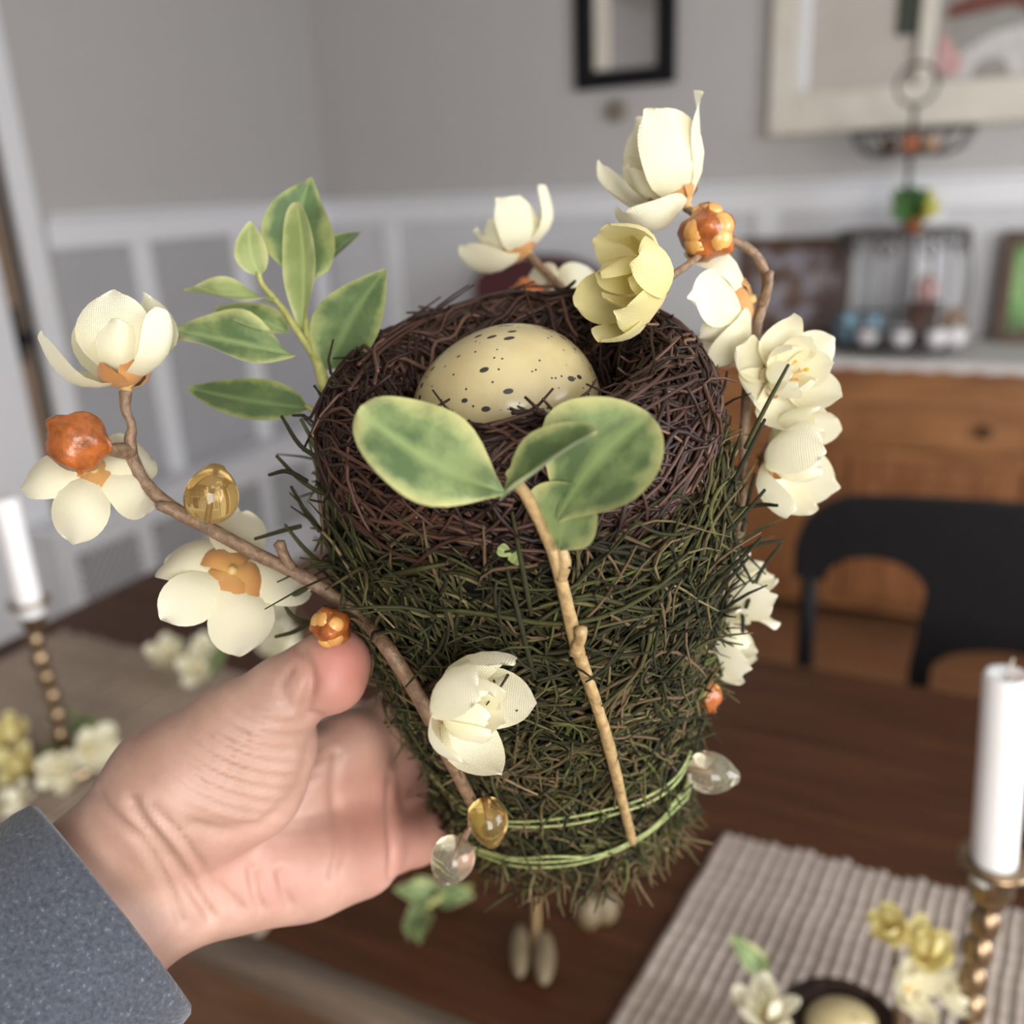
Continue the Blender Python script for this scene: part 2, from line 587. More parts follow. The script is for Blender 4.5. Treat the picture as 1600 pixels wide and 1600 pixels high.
m1 = t.new('ShaderNodeMath', operation='MULTIPLY'); t.l(big, m1.inputs[0]); t.l(keep, m1.inputs[1])
m2 = t.new('ShaderNodeMath', operation='MULTIPLY'); t.l(small, m2.inputs[0]); t.l(keep2, m2.inputs[1])
mm = t.new('ShaderNodeMath', operation='MAXIMUM'); t.l(m1.outputs[0], mm.inputs[0]); t.l(m2.outputs[0], mm.inputs[1])
shell = t.ramp(t.noise(v, 60, 4), [(0.3, (0.47, 0.38, 0.19)), (0.7, (0.58, 0.49, 0.27))])
t.l(t.mix(mm.outputs[0], shell, (0.035, 0.032, 0.028)), t.b.inputs['Base Color'])
t.bump(t.noise(v, 900, 3), 0.12, 0.0004)
t.set(Roughness=0.3, Coat_Weight=0.4, Coat_Roughness=0.15)
MT['egg'] = t.m

# skin
t = NT('skin')
v = t.coord()
n = t.noise(v, 45, 4)
red = t.attr('flush')
c = t.ramp(n, [(0.3, (0.37, 0.22, 0.165)), (0.7, (0.50, 0.315, 0.25))])
c = t.mix(red, c, (0.52, 0.20, 0.16))
t.l(c, t.b.inputs['Base Color'])
t.bump(t.noise(v, 900, 4), 0.12, 0.0006)
t.set(Roughness=0.5, Subsurface_Weight=0.25, Subsurface_Scale=0.006)
t.b.inputs['Subsurface Radius'].default_value = (1.0, 0.35, 0.2)
MT['skin'] = t.m
MT['nail'] = plain('thumb_nail', (0.72, 0.43, 0.37), 0.25, var=0.05, scale=80)
# sleeve knit
t = NT('grey_heather_knit')
v = t.coord()
n = t.noise(v, 700, 3); n2 = t.noise(v, 60, 3)
c = t.ramp(n, [(0.3, (0.030, 0.035, 0.047)), (0.62, (0.062, 0.071, 0.092)), (0.8, (0.18, 0.20, 0.24))])
t.l(c, t.b.inputs['Base Color'])
w = t.new('ShaderNodeTexWave', wave_type='BANDS', bands_direction='DIAGONAL'); w.inputs['Scale'].default_value = 260; w.inputs['Distortion'].default_value = 1.5
t.l(v, w.inputs['Vector']); t.bump(w.outputs['Fac'], 0.25, 0.0005)
t.set(Roughness=0.95, Sheen_Weight=0.3)
MT['knit'] = t.m

# ================================================================== THE ROOM
XL, XR, YF, YN, ZC = -2.5, 2.35, 3.3, -1.65, 2.55


def struct(name, vf, mat, parent=None, smooth=False):
    o = part(name, vf[0], vf[1], mat, parent, smooth) if parent is not None else solid(name, vf[0], vf[1], mat, kind='structure', smooth=smooth)
    return o


fl = struct('floor', box(XL - 0.12, XR + 0.1, YN - 0.1, YF + 0.1, -0.08, -0.004), MT['floor'])
for i in range(18):
    y0 = YN + i * 0.275
    part('floor_plank', *box(XL, XR, y0 + 0.002, y0 + 0.273, -0.004, 0.0, 0.0008), MT['floor'], fl, smooth=False)
struct('ceiling', box(XL - 0.1, XR + 0.1, YN - 0.1, YF + 0.1, ZC, ZC + 0.08), MT['ceiling'])
# left wall with a pass-through opening (Y 1.42..1.80, z 0.60..2.1)
OY0, OY1, OZ1 = 1.00, 1.845, 2.10
wl = struct('wall_left', merge(box(XL - 0.12, XL, YN, OY0, 0, ZC), box(XL - 0.12, XL, OY1, YF, 0, ZC), box(XL - 0.12, XL, OY0, OY1, OZ1, ZC)), MT['wall_upper'])
wf = struct('wall_far', box(XL - 0.12, XR + 0.12, YF, YF + 0.12, 0, ZC), MT['wall_upper'])
# window walls: near (behind the viewer) and right
struct('wall_near', merge(box(XL, 0.75, YN - 0.12, YN, 0, ZC), box(2.25, XR, YN - 0.12, YN, 0, ZC), box(0.75, 2.25, YN - 0.12, YN, 0, 0.9), box(0.75, 2.25, YN - 0.12, YN, 2.2, ZC)), MT['wall_upper'])
struct('wall_right', merge(box(XR, XR + 0.12, YN, -0.15, 0, ZC), box(XR, XR + 0.12, 1.35, YF, 0, ZC), box(XR, XR + 0.12, -0.15, 1.35, 0, 0.9), box(XR, XR + 0.12, -0.15, 1.35, 2.2, ZC)), MT['wall_upper'])
w1 = struct('window_1', merge(box(0.67, 0.75, YN - 0.02, YN + 0.03, 0.82, 2.28), box(2.25, 2.33, YN - 0.02, YN + 0.03, 0.82, 2.28), box(0.75, 2.25, YN - 0.02, YN + 0.03, 2.2, 2.28), box(0.75, 2.25, YN - 0.02, YN + 0.05, 0.82, 0.9)), MT['window_frame'])
w2 = struct('window_2', merge(box(XR - 0.03, XR + 0.02, -0.23, -0.15, 0.82, 2.28), box(XR - 0.03, XR + 0.02, 1.35, 1.43, 0.82, 2.28), box(XR - 0.03, XR + 0.02, -0.15, 1.35, 2.2, 2.28), box(XR - 0.05, XR + 0.02, -0.15, 1.35, 0.82, 0.9)), MT['window_frame'])

# wainscot on the left wall
RZ0, RZ1 = 1.24, 1.345
struct('trim_1', merge(box(XL, XL + 0.018, OY1 + 0.10, YF, RZ0, RZ1 - 0.02, 0.004), box(XL, XL + 0.045, OY1 + 0.10, YF, RZ1 - 0.02, RZ1, 0.006)), MT['white_trim'])
wp = struct('trim_2', box(XL, XL + 0.006, OY1 + 0.10, YF, 0.0, RZ0), MT['panel_shaded'])
for y in (2.235, 2.70, 3.16):
    part('batten', *box(XL + 0.006, XL + 0.024, y, y + 0.075, 0.12, RZ0, 0.003), MT['white_trim'], wp, smooth=False)
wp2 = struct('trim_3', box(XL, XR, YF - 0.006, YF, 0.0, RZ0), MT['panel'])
for x in np.arange(XL + 0.28, XR, 0.50):
    part('batten', *box(x, x + 0.075, YF - 0.024, YF - 0.006, 0.12, RZ0, 0.003), MT['white_trim'], wp2, smooth=False)
struct('trim_4', merge(box(XL, XR, YF - 0.018, YF, RZ0, RZ1 - 0.02, 0.004), box(XL, XR, YF - 0.045, YF, RZ1 - 0.02, RZ1, 0.006)), MT['white_trim'])
struct('baseboard_far', box(XL, XR, YF - 0.03, YF - 0.006, 0.0, 0.14, 0.004), MT['white_trim'])
# brown door in a white casing; a wide white pilaster board covers its near side
struct('trim_5', merge(box(XL - 0.03, XL + 0.022, OY1, OY1 + 0.075, 0.0, OZ1 + 0.10, 0.004), box(XL - 0.012, XL + 0.022, OY0 - 0.09, OY0, 0.0, OZ1 + 0.10, 0.004), box(XL - 0.03, XL + 0.022, OY0, OY1, OZ1, OZ1 + 0.10, 0.004), box(XL - 0.004, XL + 0.028, 1.30, 1.757, 0.0, OZ1, 0.004)), MT['white_trim'])
d1 = struct('door_1', box(XL - 0.075, XL - 0.035, OY0 + 0.004, OY1 - 0.004, 0.006, OZ1 - 0.004, 0.003), MT['brown_hutch'])
part('lock_plate', *box(XL - 0.035, XL - 0.031, 1.765, 1.825, 0.93, 1.09, 0.002), MT['black'], d1, smooth=False)
part('door_knob', *xf(lathe([(0, 0), (0.012, 0), (0.012, 0.014), (0.026, 0.024), (0.026, 0.034), (0, 0.044)], 20), (XL - 0.031, 1.795, 1.0), (1, 0, 0)), MT['black'], d1)

# low heater cover with diamond grilles along the left wall
hc = root('radiator_cover', 'low white radiator cover with dark lattice grilles along the panelled wall', 'radiator cover', (XL + 0.1, 2.45, 0))
HX, HZ = XL + 0.165, 0.475
part('body', *merge(box(XL + 0.026, HX - 0.012, 1.64, 3.25, 0.0, HZ - 0.03), box(HX - 0.012, HX, 1.64, 3.25, 0.0, 0.14), box(HX - 0.012, HX, 1.64, 3.25, 0.38, HZ - 0.03)), MT['white_trim'], hc, smooth=False)
part('top', *box(XL + 0.026, HX + 0.02, 1.62, 3.27, HZ - 0.03, HZ, 0.005), MT['white_trim'], hc, smooth=False)
gy = 1.70
while gy < 2.95:
    part('stile', *box(HX - 0.012, HX, gy - 0.055, gy, 0.14, 0.38), MT['white_trim'], hc, smooth=False)
    vf = [box(HX - 0.0115, HX - 0.010, gy, gy + 0.235, 0.14, 0.38)]
    g = part('grille', *vf[0], MT['grille'], hc, smooth=False)
    bars = []
    for k in range(-5, 12):
        for s in (1, -1):
            y0 = gy + 0.03 * k
            p0, p1 = np.array([HX - 0.006, y0, 0.14 if s > 0 else 0.38]), np.array([HX - 0.006, y0 + 0.21, 0.38 if s > 0 else 0.14])
            t0 = max(0, (gy - y0) / 0.21); t1 = min(1, (gy + 0.235 - y0) / 0.21)
            if t1 - t0 > 0.05:
                bars.append(tube([p0 + (p1 - p0) * t0, p0 + (p1 - p0) * t1], 0.0028, 4))
    part('lattice', *merge(*bars), MT['white_trim'], g, smooth=False)
    gy += 0.29
part('stile', *box(HX - 0.012, HX, gy - 0.055, 3.25, 0.14, 0.38), MT['white_trim'], hc, smooth=False)

# ------------------------------------------------------------------ wall pieces on the far wall
bm = root('wall_mirror', 'narrow black-framed mirror hanging on the grey wall', 'mirror', (-1.18, YF - 0.02, 1.655))
bx0, bx1, bz0, bz1 = -1.36, -1.005, 1.665, 2.35
fwd = YF - 0.035
for nm, b in (('frame_side', (bx0, bx0 + 0.062)), ('frame_side', (bx1 - 0.062, bx1))):
    part(nm, *box(b[0], b[1], fwd, YF, bz0, bz1, 0.006), MT['black'], bm, smooth=False)
for z in (bz0, bz1 - 0.055):
    part('frame_rail', *box(bx0 + 0.06, bx1 - 0.06, fwd, YF, z, z + 0.055, 0.006), MT['black'], bm, smooth=False)
part('glass', *box(bx0 + 0.06, bx1 - 0.06, YF - 0.014, YF - 0.008, bz0 + 0.05, bz1 - 0.05), MT['mirror'], bm, smooth=False)
part('reflection_strip', *box(bx0 + 0.068, bx0 + 0.125, YF - 0.018, YF - 0.012, bz0 + 0.06, bz1 - 0.06, 0.003), MT['cream_paint'], bm, smooth=False, label='pale upright strip inside the black frame')  # reflection in the glass built as a pale painted strip
c = on(965, 172, 1, YF - 0.03)
hk = root('wall_hook', 'small round tan wall knob below the black-framed mirror', 'hook', c - np.array([0, 0, 0.03]))
part('knob', *ball(c, 0.034, 0.022, 0.036), MT['aged'], hk)
part('backplate', *xf(lathe([(0, 0), (0.018, 0), (0.018, 0.006), (0.008, 0.014), (0.008, 0.022), (0, 0.022)], 16), c + np.array([0, 0.03, 0]), (0, -1, 0)), MT['tan'], hk)

# big cream window-style mirror; its reflected view is flat coloured shapes
wm = root('window_style_frame', 'large cream window-frame mirror above the sideboard, its reflection built as flat shapes', 'wall frame', (0.1, YF - 0.03, 1.475))
x0, x1, z0, z1 = -0.690, 0.86, 1.475, 2.42
fy = YF - 0.05
part('stile', *box(x0, x0 + 0.085, fy, YF, z0, z1, 0.008), MT['cream_paint'], wm, smooth=False)
part('stile', *box(x1 - 0.085, x1, fy, YF, z0, z1, 0.008), MT['cream_paint'], wm, smooth=False)
part('bottom_rail', *box(x0 + 0.08, x1 - 0.08, fy, YF, z0, z0 + 0.125, 0.008), MT['cream_paint'], wm, smooth=False)
part('top_rail', *box(x0 + 0.08, x1 - 0.08, fy, YF, z1 - 0.1, z1, 0.008), MT['cream_paint'], wm, smooth=False)
part('bead_strip', *box(x0 + 0.085, x0 + 0.115, fy + 0.01, YF - 0.01, z0 + 0.125, z1 - 0.1, 0.006), MT['white_trim'], wm, smooth=False)
part('panel', *box(x0 + 0.085, -0.26, YF - 0.016, YF - 0.006, z0 + 0.125, z1 - 0.1), MT['beige'], wm, smooth=False)
part('reflected_strip', *box(-0.325, -0.262, YF - 0.03, YF - 0.016, 1.735, z1 - 0.1, 0.004), MT['dark_green'], wm, smooth=False, label='dark green upright strip')
part('muntin', *box(-0.262, -0.215, fy, YF - 0.006, z0 + 0.125, z1 - 0.1, 0.006), MT['cream_paint'], wm, smooth=False)
refl = part('reflection_panel', *box(-0.215, x1 - 0.085, YF - 0.014, YF - 0.006, z0 + 0.125, z1 - 0.1), MT['car_grey'], wm, smooth=False)
arc = [(-0.215 + 0.02, 1.605)] + [(0.06 + 0.235 * math.cos(a), 1.605 + 0.13 * math.sin(a)) for a in np.linspace(math.pi, 0, 16)]
part('car_reflection', *extrude_poly(arc[1:], 'xz', YF - 0.018, YF - 0.0142), MT['car_white'], refl, smooth=False)
part('wheel_reflection', *extrude_poly([(-0.06 + 0.05 * math.cos(a), 1.605 + 0.05 * math.sin(a)) for a in np.linspace(math.pi, 0, 12)], 'xz', YF - 0.021, YF - 0.0182), MT['car_grey'], refl, smooth=False)
part('flag_reflection', *extrude_poly([(-0.21, 1.63), (-0.15, 1.61), (-0.135, 1.65), (-0.20, 1.74)], 'xz', YF - 0.021, YF - 0.0182), MT['pink'], refl, smooth=False)
part('porch_reflection', *extrude_poly([(-0.19, 1.765), (-0.02, 1.785), (0.17, 1.68), (0.18, 1.71), (-0.02, 1.86), (-0.19, 1.80)], 'xz', YF - 0.021, YF - 0.0182), MT['car_red'], refl, smooth=False)

# ------------------------------------------------------------------ sideboard
SX0, SX1, SY0, SY1, SZ = -0.80, 1.10, 2.84, 3.27, 0.845
sb = root('sideboard', 'honey pine sideboard with round drawer knobs against the far wall', 'sideboard', ((SX0 + SX1) / 2, (SY0 + SY1) / 2, 0))
part('top', *box(SX0 - 0.03, SX1 + 0.03, SY0 - 0.03, SY1, SZ - 0.035, SZ, 0.008), MT['pine'], sb, smooth=False)
part('carcass', *box(SX0, SX1, SY0, SY1, 0.06, SZ - 0.035), MT['pine'], sb, smooth=False)
dw = (SX1 - SX0 - 0.08) / 2
for i in range(2):
    a0 = SX0 + 0.03 + i * (dw + 0.02)
    d = part('drawer', *box(a0, a0 + dw, SY0 - 0.018, SY0, 0.585, 0.775, 0.006), MT['pine'], sb, smooth=False)
    kx = 0.012 if i == 0 else a0 + dw * 0.75
    for kx in (a0 + 0.2, a0 + dw - 0.1):
        part('knob', *xf(lathe([(0.0, 0.0), (0.012, 0.0), (0.010, 0.012), (0.019, 0.02), (0.019, 0.027), (0.0, 0.034)], 16), (kx, SY0 - 0.018, 0.665), (0, -1, 0)), MT['knot'], d)
for i in range(4):
    a0 = SX0 + 0.03 + i * 0.463
    d = part('cabinet_door', *merge(box(a0, a0 + 0.07, SY0 - 0.018, SY0, 0.10, 0.555, 0.004), box(a0 + 0.383, a0 + 0.453, SY0 - 0.018, SY0, 0.10, 0.555, 0.004), box(a0 + 0.07, a0 + 0.383, SY0 - 0.018, SY0, 0.10, 0.17, 0.004), box(a0 + 0.07, a0 + 0.383, SY0 - 0.018, SY0, 0.485, 0.555, 0.004)), MT['pine_door'], sb, smooth=False)
    part('door_panel', *box(a0 + 0.07, a0 + 0.383, SY0 - 0.008, SY0, 0.17, 0.485), MT['pine_door'], d, smooth=False)
    part('knob', *xf(lathe([(0.0, 0.0), (0.012, 0.0), (0.010, 0.012), (0.017, 0.02), (0.017, 0.027), (0.0, 0.034)], 16), (a0 + 0.415, SY0 - 0.018, 0.36), (0, -1, 0)), MT['knot'], d)
for x in (SX0 + 0.04, SX1 - 0.04):
    for y in (SY0 + 0.04, SY1 - 0.04):
        part('foot', *lathe([(0, 0), (0.03, 0), (0.04, 0.03), (0.03, 0.062), (0, 0.062)], 12, (x, y, 0)), MT['pine'], sb)
# white runner with a scalloped front drop
rv, rf = box(SX0 + 0.10, SX1 - 0.08, SY0 - 0.031, SY1 - 0.03, SZ + 0.0005, SZ + 0.004, 0.001)
drop = [(SX0 + 0.10, SZ + 0.004)] + [(x, SZ - 0.012 - 0.008 * abs(math.sin(x * 38))) for x in np.linspace(SX0 + 0.10, SX1 - 0.08, 90)] + [(SX1 - 0.08, SZ + 0.004)]
dv, df = extrude_poly(drop, 'xz', SY0 - 0.0345, SY0 - 0.031)
solid('table_runner', *merge((rv, rf), (dv, df)), MT['linen'], 'white linen runner with scalloped edge on the pine sideboard', 'table runner')


def picture_frame(x0, x1, h, y, mat_print, label, lean=0.05):
    z = SZ + 0.004
    r = root('picture_frame', label, 'picture frame', ((x0 + x1) / 2, y, z), 'picture frames on the sideboard')
    w = 0.035

    def L(vf):
        V = vf[0].copy(); V[:, 1] += (V[:, 2] - z) * lean * 2
        return V, vf[1]
    part('frame_side', *L(box(x0, x0 + w, y - 0.012, y + 0.012, z, z + h, 0.004)), MT['frame_wood'], r, smooth=False)
    part('frame_side', *L(box(x1 - w, x1, y - 0.012, y + 0.012, z, z + h, 0.004)), MT['frame_wood'], r, smooth=False)
    part('frame_rail', *L(box(x0 + w, x1 - w, y - 0.012, y + 0.012, z, z + w, 0.004)), MT['frame_wood'], r, smooth=False)
    part('frame_rail', *L(box(x0 + w, x1 - w, y - 0.012, y + 0.012, z + h - w, z + h, 0.004)), MT['frame_wood'], r, smooth=False)
    part('photograph', *L(box(x0 + w, x1 - w, y - 0.002, y + 0.004, z + w, z + h - w)), mat_print, r, smooth=False)
    part('easel_back', *box((x0 + x1) / 2 - 0.02, (x0 + x1) / 2 + 0.02, y + 0.012 + h * lean * 0.5, y + 0.05 + h * lean, z, z + h * 0.6), MT['frame_wood'], r, smooth=False)
    return r


picture_frame(-0.745, -0.395, 0.315, 3.20, MT['photo_a'], 'brown picture frame with a family photo beside the wire stand')
picture_frame(0.03, 0.33, 0.325, 3.20, MT['photo_b'], 'dark picture frame with a green garden photo at the right edge')

# tiered wire stand
sx, sy = -0.235, 3.02
zb = SZ + 0.004
st = root('tiered_wire_stand', 'tiered dark wire stand with a ring handle on the sideboard', 'display stand', (sx, sy, zb))
ztop = on(1415, 165, 1, sy)[2]
part('pole', *tube([(sx, sy, zb + 0.02), (sx, sy, ztop)], 0.007, 8), MT['iron'], st)
part('ring_handle', *ring((sx, sy, ztop + 0.052), 0.052, 0.005, 28, 6, (1, 0, 0), (0, 0, 1)), MT['iron'], st)
# lower tray with cage sides
rb = 0.185
tl = part('lower_tray', *merge(lathe([(0.0, zb + 0.022), (rb, zb + 0.022), (rb, zb + 0.028), (0, zb + 0.028)], 32, (sx, sy, 0)), ring((sx, sy, zb + 0.03), rb, 0.006), ring((sx, sy, zb + 0.085), rb + 0.012, 0.005)), MT['iron'], st)
for k in range(4):
    a = k * math.pi / 2 + 0.6
    part('foot', *ball((sx + rb * 0.85 * math.cos(a), sy + rb * 0.85 * math.sin(a), zb + 0.012), 0.012), MT['iron'], st)
for k in range(10):
    a = k * 2 * math.pi / 10 + 0.2
    ca, sa = math.cos(a), math.sin(a)
    part('upright_wire', *tube([(sx + rb * ca, sy + rb * sa, zb + 0.03), (sx + (rb + 0.01) * ca, sy + (rb + 0.01) * sa, zb + 0.20), (sx + rb * 0.95 * ca, sy + rb * 0.95 * sa, zb + 0.34)], 0.0042, 6, 8), MT['iron'], st)
    tt = np.linspace(0, 2.5 * math.pi, 22)
    rr = 0.034 * (1 - tt / (2.9 * math.pi))
    tx = np.array([-sa, ca, 0])
    P = np.array([sx + rb * 0.97 * ca, sy + rb * 0.97 * sa, zb + 0.30]) + np.outer(rr * np.cos(tt), tx) + np.outer(rr * np.sin(tt), (0, 0, 1))
    part('scroll', *tube(P, 0.0038, 5), MT['iron'], st)
part('middle_tray', *merge(lathe([(0.0, zb + 0.335), (rb * 0.95, zb + 0.335), (rb * 0.95, zb + 0.341), (0, zb + 0.341)], 32, (sx, sy, 0)), ring((sx, sy, zb + 0.34), rb * 0.95, 0.006)), MT['iron'], st)
zu = on(1415, 245, 1, sy)[2]
ru = 0.085
part('upper_tray', *merge(lathe([(0.0, zu), (ru, zu), (ru, zu + 0.005), (0, zu + 0.005)], 28, (sx, sy, 0)), ring((sx, sy, zu + 0.07), 0.165, 0.005)), MT['iron'], st)
for k in range(14):
    a = k * 2 * math.pi / 14
    ca, sa = math.cos(a), math.sin(a)
    part('bowl_wire', *tube([(sx + ru * ca, sy + ru * sa, zu), (sx + 0.135 * ca, sy + 0.135 * sa, zu + 0.022), (sx + 0.165 * ca, sy + 0.165 * sa, zu + 0.07)], 0.0035, 6, 7), MT['iron'], st)
# what stands on its tiers
pos = ['leftmost', 'second from left', 'second from right', 'rightmost']
for i, (px_, py_) in enumerate(((1357, 505), (1410, 503), (1466, 500), (1497, 488))):
    p = on(px_, py_, 1, 2.885 + (0.02 if i == 3 else 0)); r = 0.031
    o = solid('pearl_ball', *ball((p[0], p[1], zb + 0.029 + r), r), MT['pearl'], 'white pearl ball on the lower wire tray, ' + pos[i] + ' of four', 'ornament', 'pearl balls in the wire stand', smooth=True)
for i, px_ in enumerate((1326, 1368)):
    p = on(px_, 470, 1, 2.96)
    V, Fs = lathe([(0, 0), (0.022, 0), (0.034, 0.02), (0.036, 0.045), (0.026, 0.062), (0.02, 0.075), (0.024, 0.082), (0.018, 0.082), (0.0, 0.07)], 20, (p[0], p[1], zb + 0.029))
    solid('vase', V, Fs, MT['blue'], ('small powder blue vase at the left of the wire stand', 'small powder blue vase just left of the stand pole')[i], 'vase', 'blue vases in the wire stand', smooth=True)
solid('trinket_box', *merge(box(-0.20, -0.12, 2.96, 3.06, zb + 0.029, zb + 0.12, 0.006), box(-0.205, -0.115, 2.955, 3.065, zb + 0.12, zb + 0.14, 0.006)), MT['frame_wood'], 'dark lidded trinket box inside the wire stand', 'box')
def egg_f(S, D):
    S = S.copy(); S[:, :2] *= (1 - 0.18 * D[:, 2:3]); return S
solid('ornament_egg', *ball((-0.155, 3.0, zb + 0.14 + 0.042), 0.032, 0.032, 0.042, f=egg_f), MT['pink'], 'dusty pink egg on the trinket box in the wire stand', 'ornament', smooth=True)
solid('ornament_egg', *ball((-0.075, 3.02, zb + 0.029 + 0.05), 0.036, 0.036, 0.05, f=egg_f), MT['tan'], 'tan egg beside the trinket box in the wire stand', 'ornament', smooth=True)
for i, (dx, dy, m, r, lb) in enumerate(((-0.055, -0.03, 'frame_wood', 0.024, 'dark brown ball at the left of the upper wire bowl'), (0.0, -0.045, 'rust', 0.027, 'rust orange ball in the middle of the upper wire bowl'), (0.052, -0.03, 'tan', 0.024, 'tan ball at the right of the upper wire bowl'), (0.03, 0.04, 'frame_wood', 0.022, 'brown ball at the back of the upper wire bowl'))):
    solid('bowl_filler', *ball((sx + dx, sy + dy, zu + 0.006 + r), r), MT[m], lb, 'ornament', 'balls in the upper wire bowl', smooth=True)

# potted plant on the middle tray
pp = root('potted_plant', 'tiny green and yellow plant on the middle tray of the wire stand', 'plant', (sx + 0.03, sy - 0.08, zb + 0.342))
pz = zb + 0.342
part('pot', *lathe([(0, pz), (0.020, pz), (0.027, pz + 0.035), (0.029, pz + 0.036), (0.024, pz + 0.03), (0.0, pz + 0.03)], 18, (sx + 0.03, sy - 0.08, 0)), MT['rust'], pp)
MT['green_small'] = plain('small_green_leaf', (0.06, 0.15, 0.04), 0.6)
MT['yellow_small'] = plain('small_yellow_leaf', (0.50, 0.46, 0.07), 0.6)
lv, lf = ball((0, 0, 0.5), 0.22, 0.05, 0.5, 8, 6)
lm_g, lm_y = np_mesh('leaf', lv, lf), np_mesh('leaf', lv, lf)
lm_g.materials.append(MT['green_small']); lm_y.materials.append(MT['yellow_small'])
for i in range(26):
    a, e = random.uniform(0, 6.28), random.uniform(0.1, 1.2)
    dr = np.array([math.cos(a) * math.sin(e), math.sin(a) * math.sin(e), math.cos(e)])
    link('leaf', lm_y if dr[0] > 0.35 else lm_g, None, pp, mat4(np.array([sx + 0.03, sy - 0.08, pz + 0.03]) + dr * 0.008, basis(dr), random.uniform(0.065, 0.10)))

# ------------------------------------------------------------------ maroon chair by the far wall
p = on(815, 408, 1, 2.75)
mc = root('upholstered_chair', 'maroon upholstered chair standing at the far wall behind the nest', 'chair', (p[0], 2.8, 0))
cx, ct = p[0] - 0.05, p[2]
bp = [(cx - 0.24, 0.50)] + [(cx + 0.24 * math.cos(a), ct - 0.10 + 0.10 * math.sin(a)) for a in np.linspace(math.pi, 0, 14)] + [(cx + 0.24, 0.50)]
part('backrest', *extrude_poly(bp, 'xz', 2.95, 3.03), MT['maroon'], mc, smooth=False)
part('seat', *box(cx - 0.26, cx + 0.26, 2.48, 2.98, 0.38, 0.50, 0.03), MT['maroon'], mc, smooth=False)
for x in (cx - 0.22, cx + 0.22):
    for y in (2.52, 2.98):
        part('leg', *tube([(x, y, 0.0), (x, y, 0.39)], [0.014, 0.022], 8), MT['knot'], mc)

# ------------------------------------------------------------------ black chair at the far side of the table
bc = root('dining_chair', 'black painted wooden dining chair with arched back cutouts behind the table', 'chair', (0.12, 1.5, 0))
CY = 1.42


def pz_(x, y):
    q = on(x, y, 1, CY)
    return np.array([q[0], q[2]])


pl_l = pz_(1262, 880); topz = pz_(1420, 772)[1]
ccx = pz_(1600, 900)[0] + 0.005
hw = ccx - pz_(1243, 860)[0]
zc0 = pz_(1370, 868)[1]      # crown of the arch hole
zs = pz_(1265, 900)[1]
N_ = 61
out = []
for a in np.linspace(0, 1, N_):                      # top outline, left to right
    u = -1 + 2 * a
    out.append((ccx + hw * u, topz - 0.022 * abs(u) ** 2 - 0.075 * (1 - math.sqrt(max(0.0, 1 - (max(0, abs(u) - 0.72) / 0.2801) ** 2)))))
hole_c = pz_(1368, 900)[0]; hr = hole_c - pz_(1290, 900)[0]
low = []
for sgn in (1, -1):
    hc_ = ccx + sgn * (ccx - hole_c)
    rng_a = np.linspace(0, math.pi, 14)
    for a in rng_a:
        low.append((hc_ + hr * math.cos(a), zs + (zc0 - zs) * math.sin(a)))
poly = out + [(ccx + hw, zs)] + low + [(ccx - hw, zs)]
# crest rail with curved back: bend along y
V, Fs = extrude_poly(poly, 'xz', CY - 0.012, CY + 0.012)
part('crest_rail', V, Fs, MT['black'], bc, smooth=False)
pw = hw - (ccx - (hole_c - hr))
for sgn in (-1, 1):
    xa = ccx + sgn * (hw - pw * 0.5 - 0.0)
    part('post', *tube([(xa, CY + 0.02, 0.40), (xa, CY, zs + 0.02)], [0.014, 0.013], 10), MT['black'], bc)
    part('rear_leg', *tube([(xa, CY + 0.05, 0.0), (xa, CY + 0.02, 0.42)], [0.014, 0.017], 10), MT['black'], bc)
    part('front_leg', *tube([(xa, CY - 0.42, 0.0), (xa, CY - 0.40, 0.42)], [0.014, 0.018], 10), MT['black'], bc)
# splat: broad vase shape with an arched opening
sl = ccx - (hole_c + hr)
zlow = 0.44
ztip = pz_(1510, 1006)[1]
zneck = pz_(1425, 1040)[1]
xn = ccx - pz_(1420, 1040)[0]
op = xn - 0.032
spl = [(ccx - sl, zs + 0.002), (ccx - (sl + xn) * 0.5 - 0.0, (zs + zneck) / 2), (ccx - xn, zneck), (ccx - xn * 0.98, zlow)]
inner = [(ccx - op, zlow)] + [(ccx + op * math.cos(a), ztip - 0.05 + 0.05 * math.sin(a)) for a in np.linspace(math.pi, 0, 14)] + [(ccx + op, zlow)]
spr = [(ccx + xn * 0.98, zlow), (ccx + xn, zneck), (ccx + (sl + xn) * 0.5, (zs + zneck) / 2), (ccx + sl, zs + 0.002)]
part('splat', *extrude_poly(spl + inner + spr, 'xz', CY - 0.009, CY + 0.009), MT['black'], bc, smooth=False)
part('seat', *box(ccx - hw - 0.01, ccx + hw + 0.01, CY - 0.45, CY + 0.04, 0.42, 0.455, 0.012), MT['black'], bc, smooth=False)
for z in (0.15, 0.24):
    part('stretcher', *tube([(ccx - hw + pw * 0.5, CY + 0.04, z), (ccx + hw - pw * 0.5, CY + 0.04, z)], 0.009, 8), MT['black'], bc)

